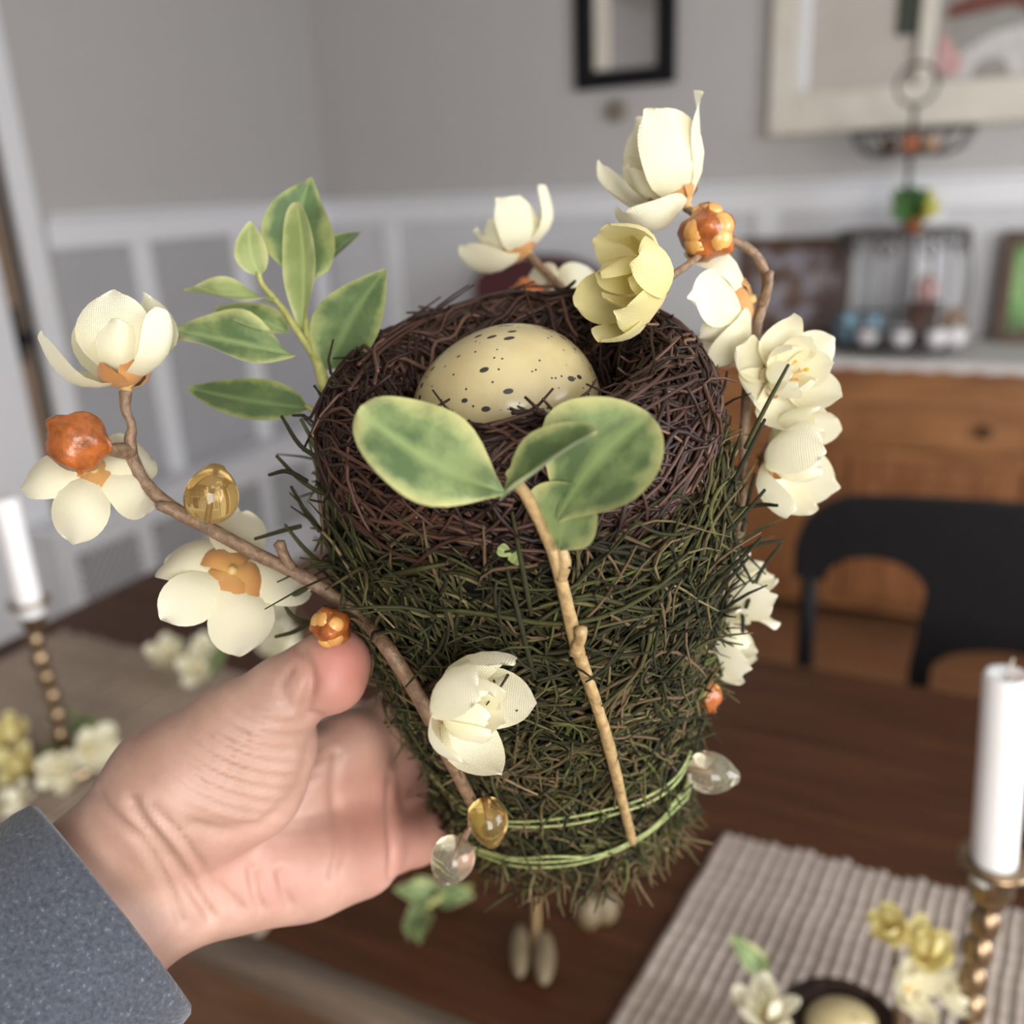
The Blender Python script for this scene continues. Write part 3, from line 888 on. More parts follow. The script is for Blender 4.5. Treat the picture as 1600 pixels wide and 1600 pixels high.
# ------------------------------------------------------------------ dining table
TX0, TX1, TY0, TY1, TZ = -1.26, 0.95, 0.435, 1.13, 0.75
tb = root('dining_table', 'dark brown plank dining table with a rounded edge, its highlight painted in', 'table', ((TX0 + TX1) / 2, (TY0 + TY1) / 2, 0))
NB = 4
bw = (TY1 - TY0 - 0.028) / NB
for i in range(NB):
    y0 = TY0 + 0.028 + i * bw
    part('plank', *box(TX0, TX1, y0 + 0.0006, y0 + bw - 0.0006, TZ - 0.03, TZ, 0.0015), MT['table'], tb, smooth=False)
MT['edge_highlight'] = wood('table_edge_highlight', (0.10, 0.07, 0.05), (0.24, 0.18, 0.13), (2.5, 20, 20), 0.38)  # highlight along the rounded edge painted in as lighter wood
ea = np.linspace(-math.pi / 2, math.pi / 2, 9)
prof = [(TY0 + 0.028, TZ - 0.034)] + [(TY0 + 0.014 - 0.016 * math.cos(a), TZ - 0.014 + 0.017 * math.sin(a)) for a in ea] + [(TY0 + 0.028, TZ + 0.003)]
part('edge_moulding', *extrude_poly(prof, 'yz', TX0, TX1), MT['edge_highlight'], tb, smooth=True)
part('apron', *merge(box(TX0 + 0.08, TX1 - 0.08, TY0 + 0.07, TY0 + 0.095, 0.63, TZ - 0.03), box(TX0 + 0.08, TX1 - 0.08, TY1 - 0.095, TY1 - 0.07, 0.63, TZ - 0.03), box(TX0 + 0.08, TX0 + 0.105, TY0 + 0.095, TY1 - 0.095, 0.63, TZ - 0.03), box(TX1 - 0.105, TX1 - 0.08, TY0 + 0.095, TY1 - 0.095, 0.63, TZ - 0.03)), MT['table'], tb, smooth=False)
for x in (TX0 + 0.10, TX1 - 0.10):
    for y in (TY0 + 0.09, TY1 - 0.09):
        part('leg', *lathe([(0, 0), (0.025, 0), (0.03, 0.1), (0.024, 0.2), (0.038, 0.5), (0.042, 0.64), (0.042, 0.70), (0, 0.70)], 14, (x, y, 0)), MT['table'], tb)


def placemat(x0, x1, y0, y1, label, mat, pitch=0.0108, skew=0.0):
    z = TZ + 0.0035
    r = root('placemat', label, 'placemat', ((x0 + x1) / 2, (y0 + y1) / 2, TZ + 0.0006), 'woven placemats on the table')
    n = int((x1 - x0) / pitch)
    L = y1 - y0
    yy = np.linspace(-L / 2, L / 2, 14)
    V, Fs = tube(np.stack([0.0006 * np.sin(yy * 90), yy, 0.0004 * np.cos(yy * 120)], 1), pitch * 0.5, 6)
    V[:, 2] *= 0.5
    me = np_mesh('cord', V, Fs)
    me.materials.append(mat)
    for i in range(n):
        x = x0 + pitch * (i + 0.5)
        off = random.uniform(-0.004, 0.004)
        B = np.array([[1, skew, 0], [0, 1, 0], [0, 0, random.uniform(0.8, 1.15)]])
        link('cord', me, None, r, mat4(((x), (y0 + y1) / 2 + off, z), B))
    return r


placemat(-0.186, 0.60, 0.467, 0.757, 'pale greige ribbed woven placemat under the small nest at lower right', MT['cord'], 0.0108, 0.19)
placemat(-1.20, -0.50, 0.467, 0.822, 'tan woven placemat on the far left of the table', MT['cord_tan'], 0.012)

# ================================================================== THE NEST ORNAMENT
NC = at(800, 590, 0.300)                       # centre of the rim
AX = nrm(-0.12 * RT + 0.832 * UP - 0.541 * FW)  # its axis, up
E2 = -FW - AX * (-FW @ AX); E2 = nrm(E2)       # towards the viewer
E1 = np.cross(E2, AX) * -1.0
if E1 @ RT < 0: E1 = -E1
HB = 0.197


def loc(r, th, t_):
    """cylindrical local coordinates -> world; theta 0 = right, 90 deg = towards viewer"""
    r, th, t_ = np.asarray(r, float), np.asarray(th, float), np.asarray(t_, float)
    return NC + (r * np.cos(th))[..., None] * E1 + (r * np.sin(th))[..., None] * E2 - t_[..., None] * AX


def Rb(t_):
    return np.interp(t_, [0.0, 0.02, 0.045, 0.082, 0.12, 0.16, 0.192], [0.060, 0.0645, 0.0655, 0.0640, 0.0590, 0.0530, 0.0505])


def surf(x, y, off=0.0):
    """first hit of the viewing ray with the ornament's flank, lifted by off"""
    for d in np.arange(0.16, 0.48, 0.0005):
        q = at(x, y, d) - NC
        tt = -(q @ AX)
        rr = np.linalg.norm(q + tt * AX)
        if -0.012 < tt < 0.198 and rr < Rb(tt) + off:
            return at(x, y, d)
    # beside the flank: nearest approach to the axis
    best = min((np.linalg.norm((at(x, y, d) - NC) + (-((at(x, y, d) - NC) @ AX)) * AX), d) for d in np.arange(0.25, 0.45, 0.001))
    return at(x, y, best[1])


# ---- moss basket
mb = root('moss_basket', 'tall round basket of dark green moss and twigs held in the hand', 'basket', NC - HB * AX)
ts = np.linspace(0.02, HB - 0.004, 14)
V, Fs = [], []
pr = [(Rb(x) - 0.006, x) for x in ts]
pr = [(0.030, 0.042)] + pr + [(0.001, HB - 0.004)]
K = 40
a_ = np.arange(K) * 2 * math.pi / K
V = np.vstack([loc(np.full(K, r), a_, np.full(K, x)) for r, x in pr])
Fs = [(i * K + k, i * K + (k + 1) % K, (i + 1) * K + (k + 1) % K, (i + 1) * K + k) for i in range(len(pr) - 1) for k in range(K)]
part('core', V, Fs, MT['core'], mb)


def strands(N, S, t_lo, t_hi, len_lo, len_hi, dir_fn, lift, rad_lo, rad_hi, wig=0.5, off=(-0.004, 0.004), th=None, tints=None, tpow=1.0):
    t0 = t_lo + (t_hi - t_lo) * rng.random(N) ** tpow
    th0 = rng.random(N) * 2 * math.pi if th is None else rng.uniform(th[0], th[1], N)
    L = rng.uniform(len_lo, len_hi, N)
    ang = dir_fn(N, t0)
    curv = rng.normal(0, wig, N)
    s = np.linspace(0, 1, S)
    A = ang[:, None] + curv[:, None] * (s - 0.5)[None] * 2 + 0.42 * wig * np.sin(s[None] * rng.uniform(4, 11, N)[:, None] + rng.uniform(0, 6, N)[:, None])
    ds = (L / (S - 1))[:, None]
    du = np.cos(A) * ds; dv = np.sin(A) * ds
    tv = t0[:, None] + np.cumsum(dv, 1) - dv.sum(1, keepdims=True) / 2
    rr = Rb(np.clip(tv, 0, HB))
    thv = th0[:, None] + np.cumsum(du / rr, 1) - (du / rr).sum(1, keepdims=True) / 2
    o = rng.uniform(*off, N)[:, None]
    lf = np.abs(rng.normal(0, lift, N))[:, None] * (np.abs(s - 0.45)[None] * 2) ** 2.2
    r = rr + o + lf + 0.0008 * np.sin(s[None] * rng.uniform(3, 9, N)[:, None] + rng.uniform(0, 6, N)[:, None])
    P = loc(r, thv, tv)
    rad = rng.uniform(rad_lo, rad_hi, N)[:, None] * (1 - 0.55 * np.abs(2 * s - 1)[None] ** 4)
    tint = np.clip(rng.beta(1.6, 2.2, N) if tints is None else tints(N), 0, 1)
    return P, rad, tint


def strand_part(name, sets, mat, parent, sides=4, kind='stuff', label=None):
    Vs, Qs, Ts, n = [], [], [], 0
    for P, rad, tint in sets:
        v, q = tubes(P, rad, sides)
        Vs.append(v); Qs.append(q + n); n += len(v)
        Ts.append(np.repeat(tint, P.shape[1] * sides))
    return part(name, np.vstack(Vs), np.vstack(Qs), mat, parent, True, {'tint': np.concatenate(Ts)}, kind, label)


hor = lambda N, t0: rng.choice([0, math.pi], N) + rng.normal(0, 0.45, N)
mixd = lambda N, t0: rng.uniform(0, 2 * math.pi, N)
ver = lambda N, t0: math.pi / 2 + rng.normal(0, 0.35, N)
sets = [
    strands(1700, 12, 0.030, 0.12, 0.03, 0.085, lambda N, t0: np.where(rng.random(N) < 0.6, hor(N, t0), mixd(N, t0)), 0.0035, 0.00042, 0.00085, 1.1),
    strands(2300, 9, 0.085, 0.188, 0.012, 0.045, lambda N, t0: np.where(rng.random(N) < 0.65, mixd(N, t0), ver(N, t0)), 0.004, 0.00042, 0.00085, 1.2),
    strands(800, 6, 0.176, 0.200, 0.010, 0.024, ver, 0.004, 0.0004, 0.0008, 0.3, (-0.012, 0.003), tints=lambda N: 0.35 + 0.4 * rng.beta(2, 2, N)),
    strands(380, 9, 0.030, 0.10, 0.02, 0.05, lambda N, t0: -math.pi / 2 + rng.normal(0, 0.7, N), 0.007, 0.00035, 0.0007, 0.7, (0, 0.005), tints=lambda N: rng.beta(1.2, 3.5, N)),
]
strand_part('moss_strands', sets, MT['moss'], mb)
# underside bristles: radial twigs closing the base
N = 700
r0 = np.sqrt(rng.random(N)) * 0.046; th0 = rng.random(N) * 6.283
s = np.linspace(0, 1, 5)
P = loc(r0[:, None] + s[None] * rng.uniform(-0.01, 0.012, N)[:, None], th0[:, None] + s[None] * rng.normal(0, 0.25, N)[:, None], HB - 0.006 + s[None] * rng.uniform(0.002, 0.012, N)[:, None])
strand_part('base_bristles', [(P, np.repeat(rng.uniform(0.0004, 0.0007, N)[:, None], 5, 1), rng.beta(2, 2, N))], MT['moss'], mb)
# loose single moss stalks that stand off the flank, as seen at the edges (pixel pairs with lift)
loose = [((440, 650), (505, 720), .0), ((470, 655), (500, 745), .0), ((432, 712), (500, 770), .0), ((420, 742), (480, 752), .0), ((398, 842), (470, 822), .0),
         ((445, 820), (500, 880), .0), ((420, 925), (490, 912), .0), ((430, 995), (490, 968), .0), ((440, 935), (495, 975), .0), ((455, 760), (500, 830), .0),
         ((1232, 570), (1165, 700), .0), ((1195, 655), (1110, 830), .0), ((1225, 845), (1130, 880), .0), ((1215, 790), (1140, 800), .0), ((1190, 840), (1080, 940), .0),
         ((1220, 850), (1165, 950), .0), ((1180, 740), (1160, 830), .0), ((1195, 765), (1110, 850), .0), ((1170, 870), (1075, 1010), .0), ((1150, 900), (1160, 1000), .0),
         ((800, 800), (830, 960), .004), ((790, 880), (835, 1060), .004), ((960, 950), (1110, 880), .004), ((1010, 1010), (1130, 930), .004), ((700, 880), (600, 900), .004)]
for i, (a, b, lf) in enumerate(loose):
    if lf:
        p0, p1 = surf(*a, lf), surf(*b, lf); pm = surf((a[0] + b[0]) / 2, (a[1] + b[1]) / 2, lf + 0.003)
    else:
        p1 = surf(*b, 0.001); d1 = (p1 - CP) @ FW
        p0 = at(*a, d1 + random.uniform(-0.01, 0.004)); pm = (p0 + p1) / 2 + 0.0013 * rng.normal(size=3)
    V, Fs = tube([p0, pm, p1], [0.00055, 0.0008, 0.0008], 5, 9)
    part('stalk', V, Fs, MT['moss'], mb, attrs={'tint': np.full(len(V), random.uniform(0.05, 0.4))})

# ---- brown twig nest
ns = root('bird_nest', 'round nest of dark brown curling twigs sitting in the moss basket', 'nest', NC - 0.045 * AX)
K2 = 14
pa = np.arange(K2) * 2 * math.pi / K2
prn = [(0.0500 + 0.0095 * math.cos(a), 0.014 + 0.0165 * math.sin(a)) for a in pa]
V = np.vstack([loc(np.full(K, r), a_, np.full(K, x)) for r, x in prn])
Fs = [(i * K + k, i * K + (k + 1) % K, ((i + 1) % K2) * K + (k + 1) % K, ((i + 1) % K2) * K + k) for i in range(K2) for k in range(K)]
part('ring_light_block', V, Fs, MT['core'], ns)  # dark ring added beneath the twigs to block light
part('cup_floor', *(lambda pr3: (np.vstack([loc(np.full(K, r), a_, np.full(K, x)) for r, x in pr3]), [(i * K + k, i * K + (k + 1) % K, (i + 1) * K + (k + 1) % K, (i + 1) * K + k) for i in range(len(pr3) - 1) for k in range(K)]))([(0.048, 0.02), (0.035, 0.034), (0.015, 0.041), (0.001, 0.042)]), MT['core'], ns)


def nest_twigs(N, S, arc, spread, wob, rad, lift=0.0, phi_rng=(0, 6.283), tints=None, th=None):
    th0 = rng.random(N) * 6.283 if th is None else rng.uniform(*th, N)
    A = rng.uniform(*arc, N) * rng.choice([-1, 1], N)
    s = np.linspace(-0.5, 0.5, S)
    phi = rng.uniform(*phi_rng, N)[:, None] + rng.normal(0, wob, N)[:, None] * s[None] * 2 + 0.25 * np.sin(6 * s[None] + rng.uniform(0, 6, N)[:, None]) + 0.12 * np.sin(17 * s[None] + rng.uniform(0, 6, N)[:, None])
    k = rng.uniform(1 - spread, 1 + spread * 0.35, N)[:, None] + rng.normal(0, lift, N)[:, None] * (2 * np.abs(s[None])) ** 3
    r = 0.0505 + 0.0150 * k * np.cos(phi)
    t_ = 0.0145 + 0.0215 * k * np.sin(phi)
    P = loc(r, th0[:, None] + A[:, None] * s[None], t_)
    rd = rng.uniform(*rad, N)[:, None] * (1 - 0.45 * (2 * np.abs(s[None])) ** 4)
    tint = rng.beta(1.7, 2.4, N) if tints is None else tints(N)
    return P, rd, tint


strand_part('twigs', [nest_twigs(720, 18, (0.7, 1.9), 0.30, 1.0, (0.00055, 0.0010)),
                      nest_twigs(330, 16, (0.6, 1.5), 0.12, 1.6, (0.0005, 0.0009), 0.20),
                      nest_twigs(230, 14, (0.6, 1.4), 0.12, 2.2, (0.0005, 0.0008), 0.30, (3.6, 5.9)),
                      nest_twigs(70, 18, (1.3, 2.4), 0.05, 0.9, (0.00045, 0.0007), 0.30, (3.9, 5.3))], MT['nest_twig'], ns)
# single twigs that can be picked out: the ones curving over the rim and across the egg
tw = [[(800, 645), (830, 643), (865, 650), (925, 632)], [(865, 658), (900, 640), (930, 655), (1010, 600)], [(765, 665), (815, 650), (850, 640)],
      [(545, 610), (600, 545), (690, 490), (800, 465)], [(560, 570), (640, 510), (740, 478)], [(940, 655), (1010, 605), (1095, 580)], [(960, 640), (1030, 590), (1060, 550)],
      [(570, 540), (590, 560), (585, 600)], [(600, 530), (585, 545), (590, 580)], [(900, 700), (990, 650), (1090, 590)], [(520, 700), (640, 760), (800, 790)],
      [(1110, 640), (1090, 720), (1030, 790)], [(1100, 600), (1120, 680), (1080, 770)], [(640, 890), (690, 850), (760, 830), (800, 790)], [(540, 800), (610, 860), (700, 890)],
      [(700, 480), (800, 455), (900, 470)], [(680, 500), (790, 470), (920, 490)], [(1010, 560), (1070, 600), (1110, 690)]]
for i, pts in enumerate(tw):
    P = []
    for (x, y) in pts:
        if y < 640 and 560 < x < 1110:
            q = None
            cy = 560
            th_ = math.atan2((y - 560) / 95.0, (x - 810) / 300.0)
            q = loc(np.array(0.0525), np.array(th_), np.array(-0.0095)) if y < 575 else at(x, y, 0.262)
            d = (q - CP) @ FW
            P.append(at(x, y, d))
        else:
            P.append(surf(x, y, 0.0045))
    V, Fs = tube(P, np.linspace(0.0007, 0.0005, len(P)), 6, 16)
    part('twig', V, Fs, MT['nest_twig'], ns, attrs={'tint': np.full(len(V), random.uniform(0.25, 0.8))})

# ---- egg
ec = NC - 0.0105 * AX + 0.0015 * E2 - 0.003 * E1
def egg_shape(S, D):
    S = S.copy(); S[:, :2] *= (1 - 0.10 * D[:, 2:3]); return S
V, Fs = ball((0, 0, 0), 0.0276, 0.0276, 0.0312, 48, 32, egg_shape)
eg = link('speckled_egg', np_mesh('speckled_egg', V, Fs), MT['egg'], None, mat4(ec, basis(-E1 * 0.95 + AX * 0.12 + E2 * 0.15, AX)))
tagit(eg, 'large cream egg with dark speckles resting in the twig nest', 'egg')

# ---- green thread tied round the foot of the basket
gt = root('green_thread', 'pale green thread wound around the foot of the moss basket', 'thread', NC - 0.18 * AX)


def thread_loop(ctrl, rad, extra):
    P = [surf(x, y, 0.0056 + extra) for x, y in ctrl]
    q0, q1 = P[0] - NC, P[-1] - NC
    an = [math.atan2(q @ E2, q @ E1) for q in (q0, q1)]
    tq = [-(q @ AX) for q in (q0, q1)]
    # the back half of the loop
    back = np.linspace(an[1], an[0] - 2 * math.pi, 14)[1:-1]
    tb_ = np.linspace(tq[1], tq[0], 14)[1:-1]
    P += [loc(Rb(t1) + 0.003, np.array(a1), np.array(t1)) for a1, t1 in zip(back, tb_)]
    P = np.array(P + [P[0]])
    return tube(P, rad, 6, 120, caps=False)


for i, (ctrl, ex) in enumerate([([(722, 1262), (790, 1283), (880, 1278), (960, 1262), (1020, 1240), (1064, 1204)], 0.0),
                                ([(722, 1270), (790, 1290), (880, 1289), (960, 1272), (1025, 1248), (1066, 1210)], 0.0),
                                ([(735, 1325), (800, 1344), (870, 1346), (940, 1334), (1010, 1300), (1060, 1250), (1074, 1232)], 0.001),
                                ([(735, 1330), (800, 1352), (870, 1354), (935, 1341), (1005, 1308), (1062, 1258), (1076, 1238)], 0.0),
                                ([(735, 1322), (800, 1340), (860, 1338), (940, 1336), (1012, 1303), (1058, 1246), (1072, 1226)], 0.0005)]):
    part('strand', *thread_loop(ctrl, 0.00052, ex), MT['thread'], gt)

# ---- flowers -----------------------------------------------------
def petal_mesh(name, wid, cup, tipcurl, notch, seed, mat, nu=9, nv=11):
    r = np.random.default_rng(seed)
    V, al = [], []
    for i in range(nv):
        v = math.sin(math.pi / 2 * (i / (nv - 1)) ** 0.85)
        w = wid * (math.sqrt(max(0.0, 1 - ((v - 0.58) / 0.43) ** 2)) if v > 0.58 else 0.22 + 0.78 * math.sin(math.pi / 2 * v / 0.58) ** 1.1)
        for j in range(nu):
            u = -1 + 2 * j / (nu - 1)
            x = u * w
            z = v * (1 - 0.04 * u * u)
            y = -cup * (1 - u * u) * math.sin(math.pi * v) * 0.5 + tipcurl * v ** 3 - 0.32 * cup * math.sin(math.pi * v * 0.9) + 0.05 * math.sin(6 * v + seed) * u + 0.035 * math.sin(3.3 * u + seed * 2) * v ** 2 - 0.05 * max(0, u * math.cos(seed)) ** 2 * v
            V.append((x, y, z)); al.append(v)
    Fs = [(i * nu + j, i * nu + j + 1, (i + 1) * nu + j + 1, (i + 1) * nu + j) for i in range(nv - 1) for j in range(nu - 1)]
    me = np_mesh(name, V, Fs, True, {'along': al})
    me.materials.append(mat)
    return me


PM = {k: [petal_mesh('petal', w, c, tc, 0, i + 3, MT[k]) for i, (w, c, tc) in enumerate(((0.36, 0.34, 0.10), (0.39, 0.26, 0.20), (0.34, 0.38, -0.04), (0.28, 0.28, 0.26), (0.33, 0.22, -0.16)))] for k in ('petal', 'petal_y')}
SM = [petal_mesh('sepal', 0.44, 0.25, 0.12, 0, 31, MT['sepal'], 7, 7), petal_mesh('sepal', 0.40, 0.20, 0.25, 0, 37, MT['sepal'], 7, 7)]
RM = np_mesh('flower', *lathe([(0.0, -0.10), (0.06, -0.09), (0.075, -0.03), (0.13, 0.02), (0.16, 0.08), (0.10, 0.16), (0.0, 0.18)], 12)); RM.materials.append(MT['recept'])
sv, sf = tube([(0, 0, 0.1), (0.03, 0, 0.3), (0.07, 0, 0.46)], [0.012, 0.012, 0.012], 5, 6)
av, af = ball((0.07, 0, 0.48), 0.028, 0.02, 0.045, 8, 6)
STM = np_mesh('stamen', *merge((sv, sf), (av, af))); STM.materials.append(MT['stamen'])


def petal_frame(axis, phi, tilt, ref):
    """columns x (width), y (outer side reversed), z (along petal)"""
    B = basis(axis, ref)
    rad = math.cos(phi) * B[:, 0] + math.sin(phi) * B[:, 1]
    z = math.cos(tilt) * B[:, 2] + math.sin(tilt) * rad
    y = -(math.cos(tilt) * rad - math.sin(tilt) * B[:, 2])      # points to the flower axis
    x = np.cross(y, z)
    return np.stack([x, y, z], 1)


def flower(parent, base, axis, L, tilt=50, n_out=5, n_in=4, mat='petal', seed=0, stamens=0, sepals=5, ref=None, label=None, phis=None, sep_len=0.36, tilts=None, inner_tilt=None, lens=None, sep_tilt=None):
    r = random.Random(seed)
    axis = nrm(axis)
    B = basis(axis, ref)
    f = link('flower', RM, None, parent, mat4(base, B, L * 0.8))
    if label: f['label'] = label
    inv = np.linalg.inv(mat4(base - ORI[parent.name], B, L * 0.8))
    def sub(name, me, M):
        o = bpy.data.objects.new(name, me); COL.objects.link(o); o.parent = f
        M = np.array(M, float); M[:3, 3] -= ORI[parent.name]
        o.matrix_local = Matrix((inv @ M).tolist())
        return o
    p0 = r.uniform(0, 6.28)
    ph = phis if phis is not None else [p0 + i * 2 * math.pi / n_out + r.uniform(-0.15, 0.15) for i in range(n_out)]
    for i, a in enumerate(ph):
        tl = math.radians((tilts[i] if tilts else tilt) + r.uniform(-7, 7))
        ln = L * (lens[i] if lens else r.uniform(0.9, 1.05))
        sub('petal', PM[mat][r.choice((0, 1, 2, 4))], mat4(base + axis * L * 0.03, petal_frame(axis, a, tl, ref), ln))
    it = inner_tilt if inner_tilt is not None else tilt * 0.55
    for i in range(n_in):
        sub('petal', PM[mat][r.choice((2, 3))], mat4(base + axis * L * 0.06, petal_frame(axis, p0 + 0.6 + i * 2 * math.pi / max(n_in, 1) + r.uniform(-0.2, 0.2), math.radians(it + r.uniform(-8, 8)), ref), L * r.uniform(0.66, 0.8)))
    for i in range(sepals):
        sub('sepal', SM[i % 2], mat4(base - axis * L * 0.03, petal_frame(axis, p0 + 0.3 + i * 2 * math.pi / max(sepals, 1), math.radians((sep_tilt or tilt + 14) + r.uniform(-8, 8)), ref), L * sep_len * r.uniform(0.9, 1.1)))
    for i in range(stamens):
        sub('stamen', STM, mat4(base, petal_frame(axis, i * 2 * math.pi / stamens, math.radians(8 + 16 * r.random()), ref), L * r.uniform(0.85, 1.1)))
    return f


def bud(parent, c, r, axis, seed=0, label=None, dark=False):
    """closed knobbly bud: a husk with kernels pushing out"""
    q = random.Random(seed)
    B = basis(axis)
    def f(S, D):
        k = 1 + 0.10 * np.sin(5 * np.arctan2(D[:, 1], D[:, 0]) + 2 * D[:, 2]) * (1 - D[:, 2] ** 2) + 0.05 * np.sin(7 * D[:, 0] + 3 * D[:, 2])
        S = S * k[:, None]
        S[:, 2] += np.where(D[:, 2] > 0.93, 0.16 * r, 0)
        return S
    V, Fs = ball((0, 0, 0), r, r, r * 1.02, 20, 14, f)
    b = part('bud', V @ B.T + c, Fs, MT['bud'], parent, label=label)
    if not dark:
        for i in range(6):
            a = i * 2.4 + q.random(); e = 0.5 + 0.9 * q.random()
            dr = B @ np.array([math.cos(a) * math.sin(e), math.sin(a) * math.sin(e), math.cos(e)])
            V, Fs = ball((0, 0, 0), r * 0.46, r * 0.46, r * 0.30, 12, 8)
            part('kernel', V @ basis(dr).T + c + dr * r * 0.80, Fs, MT['bud_pale'], b)
    for i in range(4):
        a = i * math.pi / 2 + q.random()
        dr = B @ np.array([math.cos(a) * 0.8, math.sin(a) * 0.8, -0.6])
        V, Fs = ball((0, 0, 0), r * 0.42, r * 0.16, r * 0.45, 8, 6)
        part('husk', V @ basis(dr).T + c + dr * r * 0.72, Fs, MT['bud'], b)
    return b


def bead(parent, c, r, axis, mat, elong=1.2, label=None):
    def f(S, D):
        S = S.copy(); S[:, :2] *= (1 - 0.16 * D[:, 2:3]); S[:, 2] += np.where(D[:, 2] > 0.9, 0.1 * r, 0); return S
    V, Fs = ball((0, 0, 0), r, r, r * elong, 24, 18, f)
    b = part('bead', V @ basis(axis).T + c, Fs, MT[mat], parent, label=label)
    part('bead_wire', *tube([c - nrm(axis) * r * 1.5, c - nrm(axis) * r * 0.9, c - nrm(axis) * r * 0.1], 0.0007, 6), MT['branch'], b)
    return b


def stem(parent, pts, rads, mat, n=40, name='stem', sides=9, knots=True):
    V, Fs = tube(pts, rads, sides, n)
    if knots:
        rg = np.random.default_rng(len(pts))
        V = V + rg.normal(0, 0.00006, V.shape)
    return part(name, V, Fs, MT[mat], parent)


# ---- left blossom branch
A = [surf(742, 1262, 0.008), surf(700, 1180, 0.0085), surf(655, 1090, 0.0085), surf(605, 1012, 0.008), at(560, 962, 0.306), at(480, 905, 0.302), at(400, 865, 0.300), at(330, 827, 0.299), at(265, 790, 0.298), at(225, 752, 0.297), at(205, 712, 0.296)]
ba = root('blossom_branch', 'brown branch of cream blossoms and beads reaching left from the moss basket', 'branch', A[0], 'artificial blossom branches on the nest')
stem(ba, A, [0.0022, 0.0024, 0.0025, 0.0025, 0.0024, 0.0023, 0.0023, 0.0023, 0.0023, 0.0021, 0.0021], 'branch', 60)
stem(ba, [at(205, 712, 0.296), at(203, 688, 0.295), at(206, 665, 0.295), at(196, 640, 0.294), at(196, 612, 0.294)], [0.0021, 0.0019, 0.0014, 0.0016, 0.0020], 'branch', 20, 'twig')
stem(ba, [at(205, 708, 0.296), at(188, 704, 0.292), at(165, 703, 0.286), at(143, 702, 0.282)], [0.0024, 0.0026, 0.0016, 0.0015], 'branch', 14, 'twig')
stem(ba, [at(458, 892, 0.301), at(446, 872, 0.299), at(436, 848, 0.297)], [0.0019, 0.0017, 0.0019], 'branch', 8, 'twig')
stem(ba, [at(300, 812, 0.299), at(270, 796, 0.296), at(247, 790, 0.294)], [0.0024, 0.0022, 0.0016], 'branch', 8, 'twig')
flower(ba, at(197, 604, 0.294), cv(-0.08, 1, 0.16), 0.030, 27, 5, 4, seed=4, ref=RT, phis=[-1.5, -0.15, 1.1, 2.3, 3.5], tilts=[14, 37, 30, 40, 52], sep_tilt=52, sep_len=0.40)
flower(ba, at(146, 735, 0.290), cv(-0.32, -0.38, -0.72), 0.0245, 66, 5, 3, seed=9, sep_tilt=62, sep_len=0.45, ref=RT)
bud(ba, at(122, 692, 0.278), 0.0088, cv(-0.3, 0.4, 0.3), 5, 'glossy brown orange bud', True)
flower(ba, at(362, 893, 0.301), cv(-0.40, -0.42, -0.62), 0.0285, 62, 5, 4, seed=21, sep_tilt=66, sep_len=0.44, ref=RT)
bead(ba, at(331, 772, 0.294), 0.0084, cv(0.25, 0.85, 0.3), 'bead_amber', 1.12, 'translucent amber bead')
bud(ba, at(517, 979, 0.292), 0.0062, cv(0.1, -0.2, 1), 3)
flower(ba, surf(690, 1094, 0.019), cv(0.70, -0.10, 0.55), 0.0265, 42, 5, 5, seed=35, sep_len=0.34, ref=UP)
bead(ba, surf(763, 1284, 0.012), 0.0070, cv(0.2, -1, 0.3), 'bead_amber', 1.18, 'translucent pale amber bead')
bead(ba, at(706, 1345, 0.330), 0.0078, cv(-0.4, -0.8, 0.2), 'bead_clear', 1.1, 'clear glassy bead')
stem(ba, [at(738, 1258, 0.331), at(735, 1290, 0.332), at(722, 1322, 0.332)], [0.0014, 0.001, 0.0008], 'branch', 8, 'twig')

# ---- right blossom branch
Bp = [at(1085, 1060, 0.352), at(1115, 990, 0.346), at(1138, 910, 0.338), at(1160, 800, 0.330), at(1163, 690, 0.328), at(1168, 600, 0.326), at(1183, 510, 0.324), at(1198, 445, 0.322), at(1182, 400, 0.320), at(1150, 378, 0.318), at(1120, 372, 0.318)]
bb = root('blossom_branch', 'brown branch of cream and yellow blossoms arching over the right of the nest', 'branch', Bp[0], 'artificial blossom branches on the nest')
stem(bb, Bp, [0.0018, 0.0018, 0.0018, 0.0018, 0.0018, 0.0018, 0.0018, 0.0018, 0.0017, 0.0016, 0.0015], 'branch', 60)
stem(bb, [at(1150, 378, 0.318), at(1105, 348, 0.323), at(1072, 325, 0.325)], [0.0018, 0.0013, 0.0014], 'branch', 12, 'twig')
stem(bb, [at(1120, 372, 0.318), at(1080, 410, 0.305), at(1035, 440, 0.293)], [0.0016, 0.0012, 0.0014], 'branch', 12, 'twig')
stem(bb, [at(1190, 475, 0.322), at(1200, 450, 0.318), at(1203, 425, 0.316)], [0.0017, 0.0015, 0.0014], 'branch', 10, 'twig')
flower(bb, at(1070, 318, 0.325), cv(-0.55, 0.78, 0.20), 0.0335, 34, 5, 5, seed=12, ref=RT, phis=[-1.3, -0.1, 1.3, 2.6, 3.9], tilts=[28, 30, 34, 44, 60], sep_tilt=40, sep_len=0.42)
flower(bb, at(1036, 442, 0.292), cv(-0.88, -0.02, 0.42), 0.0275, 40, 6, 4, 'petal_y', seed=14, ref=UP, sep_len=0.34)
bud(bb, at(1106, 365, 0.311), 0.0092, cv(-0.2, 0.1, 1), 8)
flower(bb, at(1172, 468, 0.322), cv(-0.72, -0.12, -0.35), 0.0285, 55, 5, 2, seed=17, ref=UP, sep_tilt=62, sep_len=0.42)
flower(bb, at(1212, 588, 0.322), cv(0.22, 0.02, 0.92), 0.0245, 60, 6, 6, seed=18, stamens=7, ref=UP, inner_tilt=34)
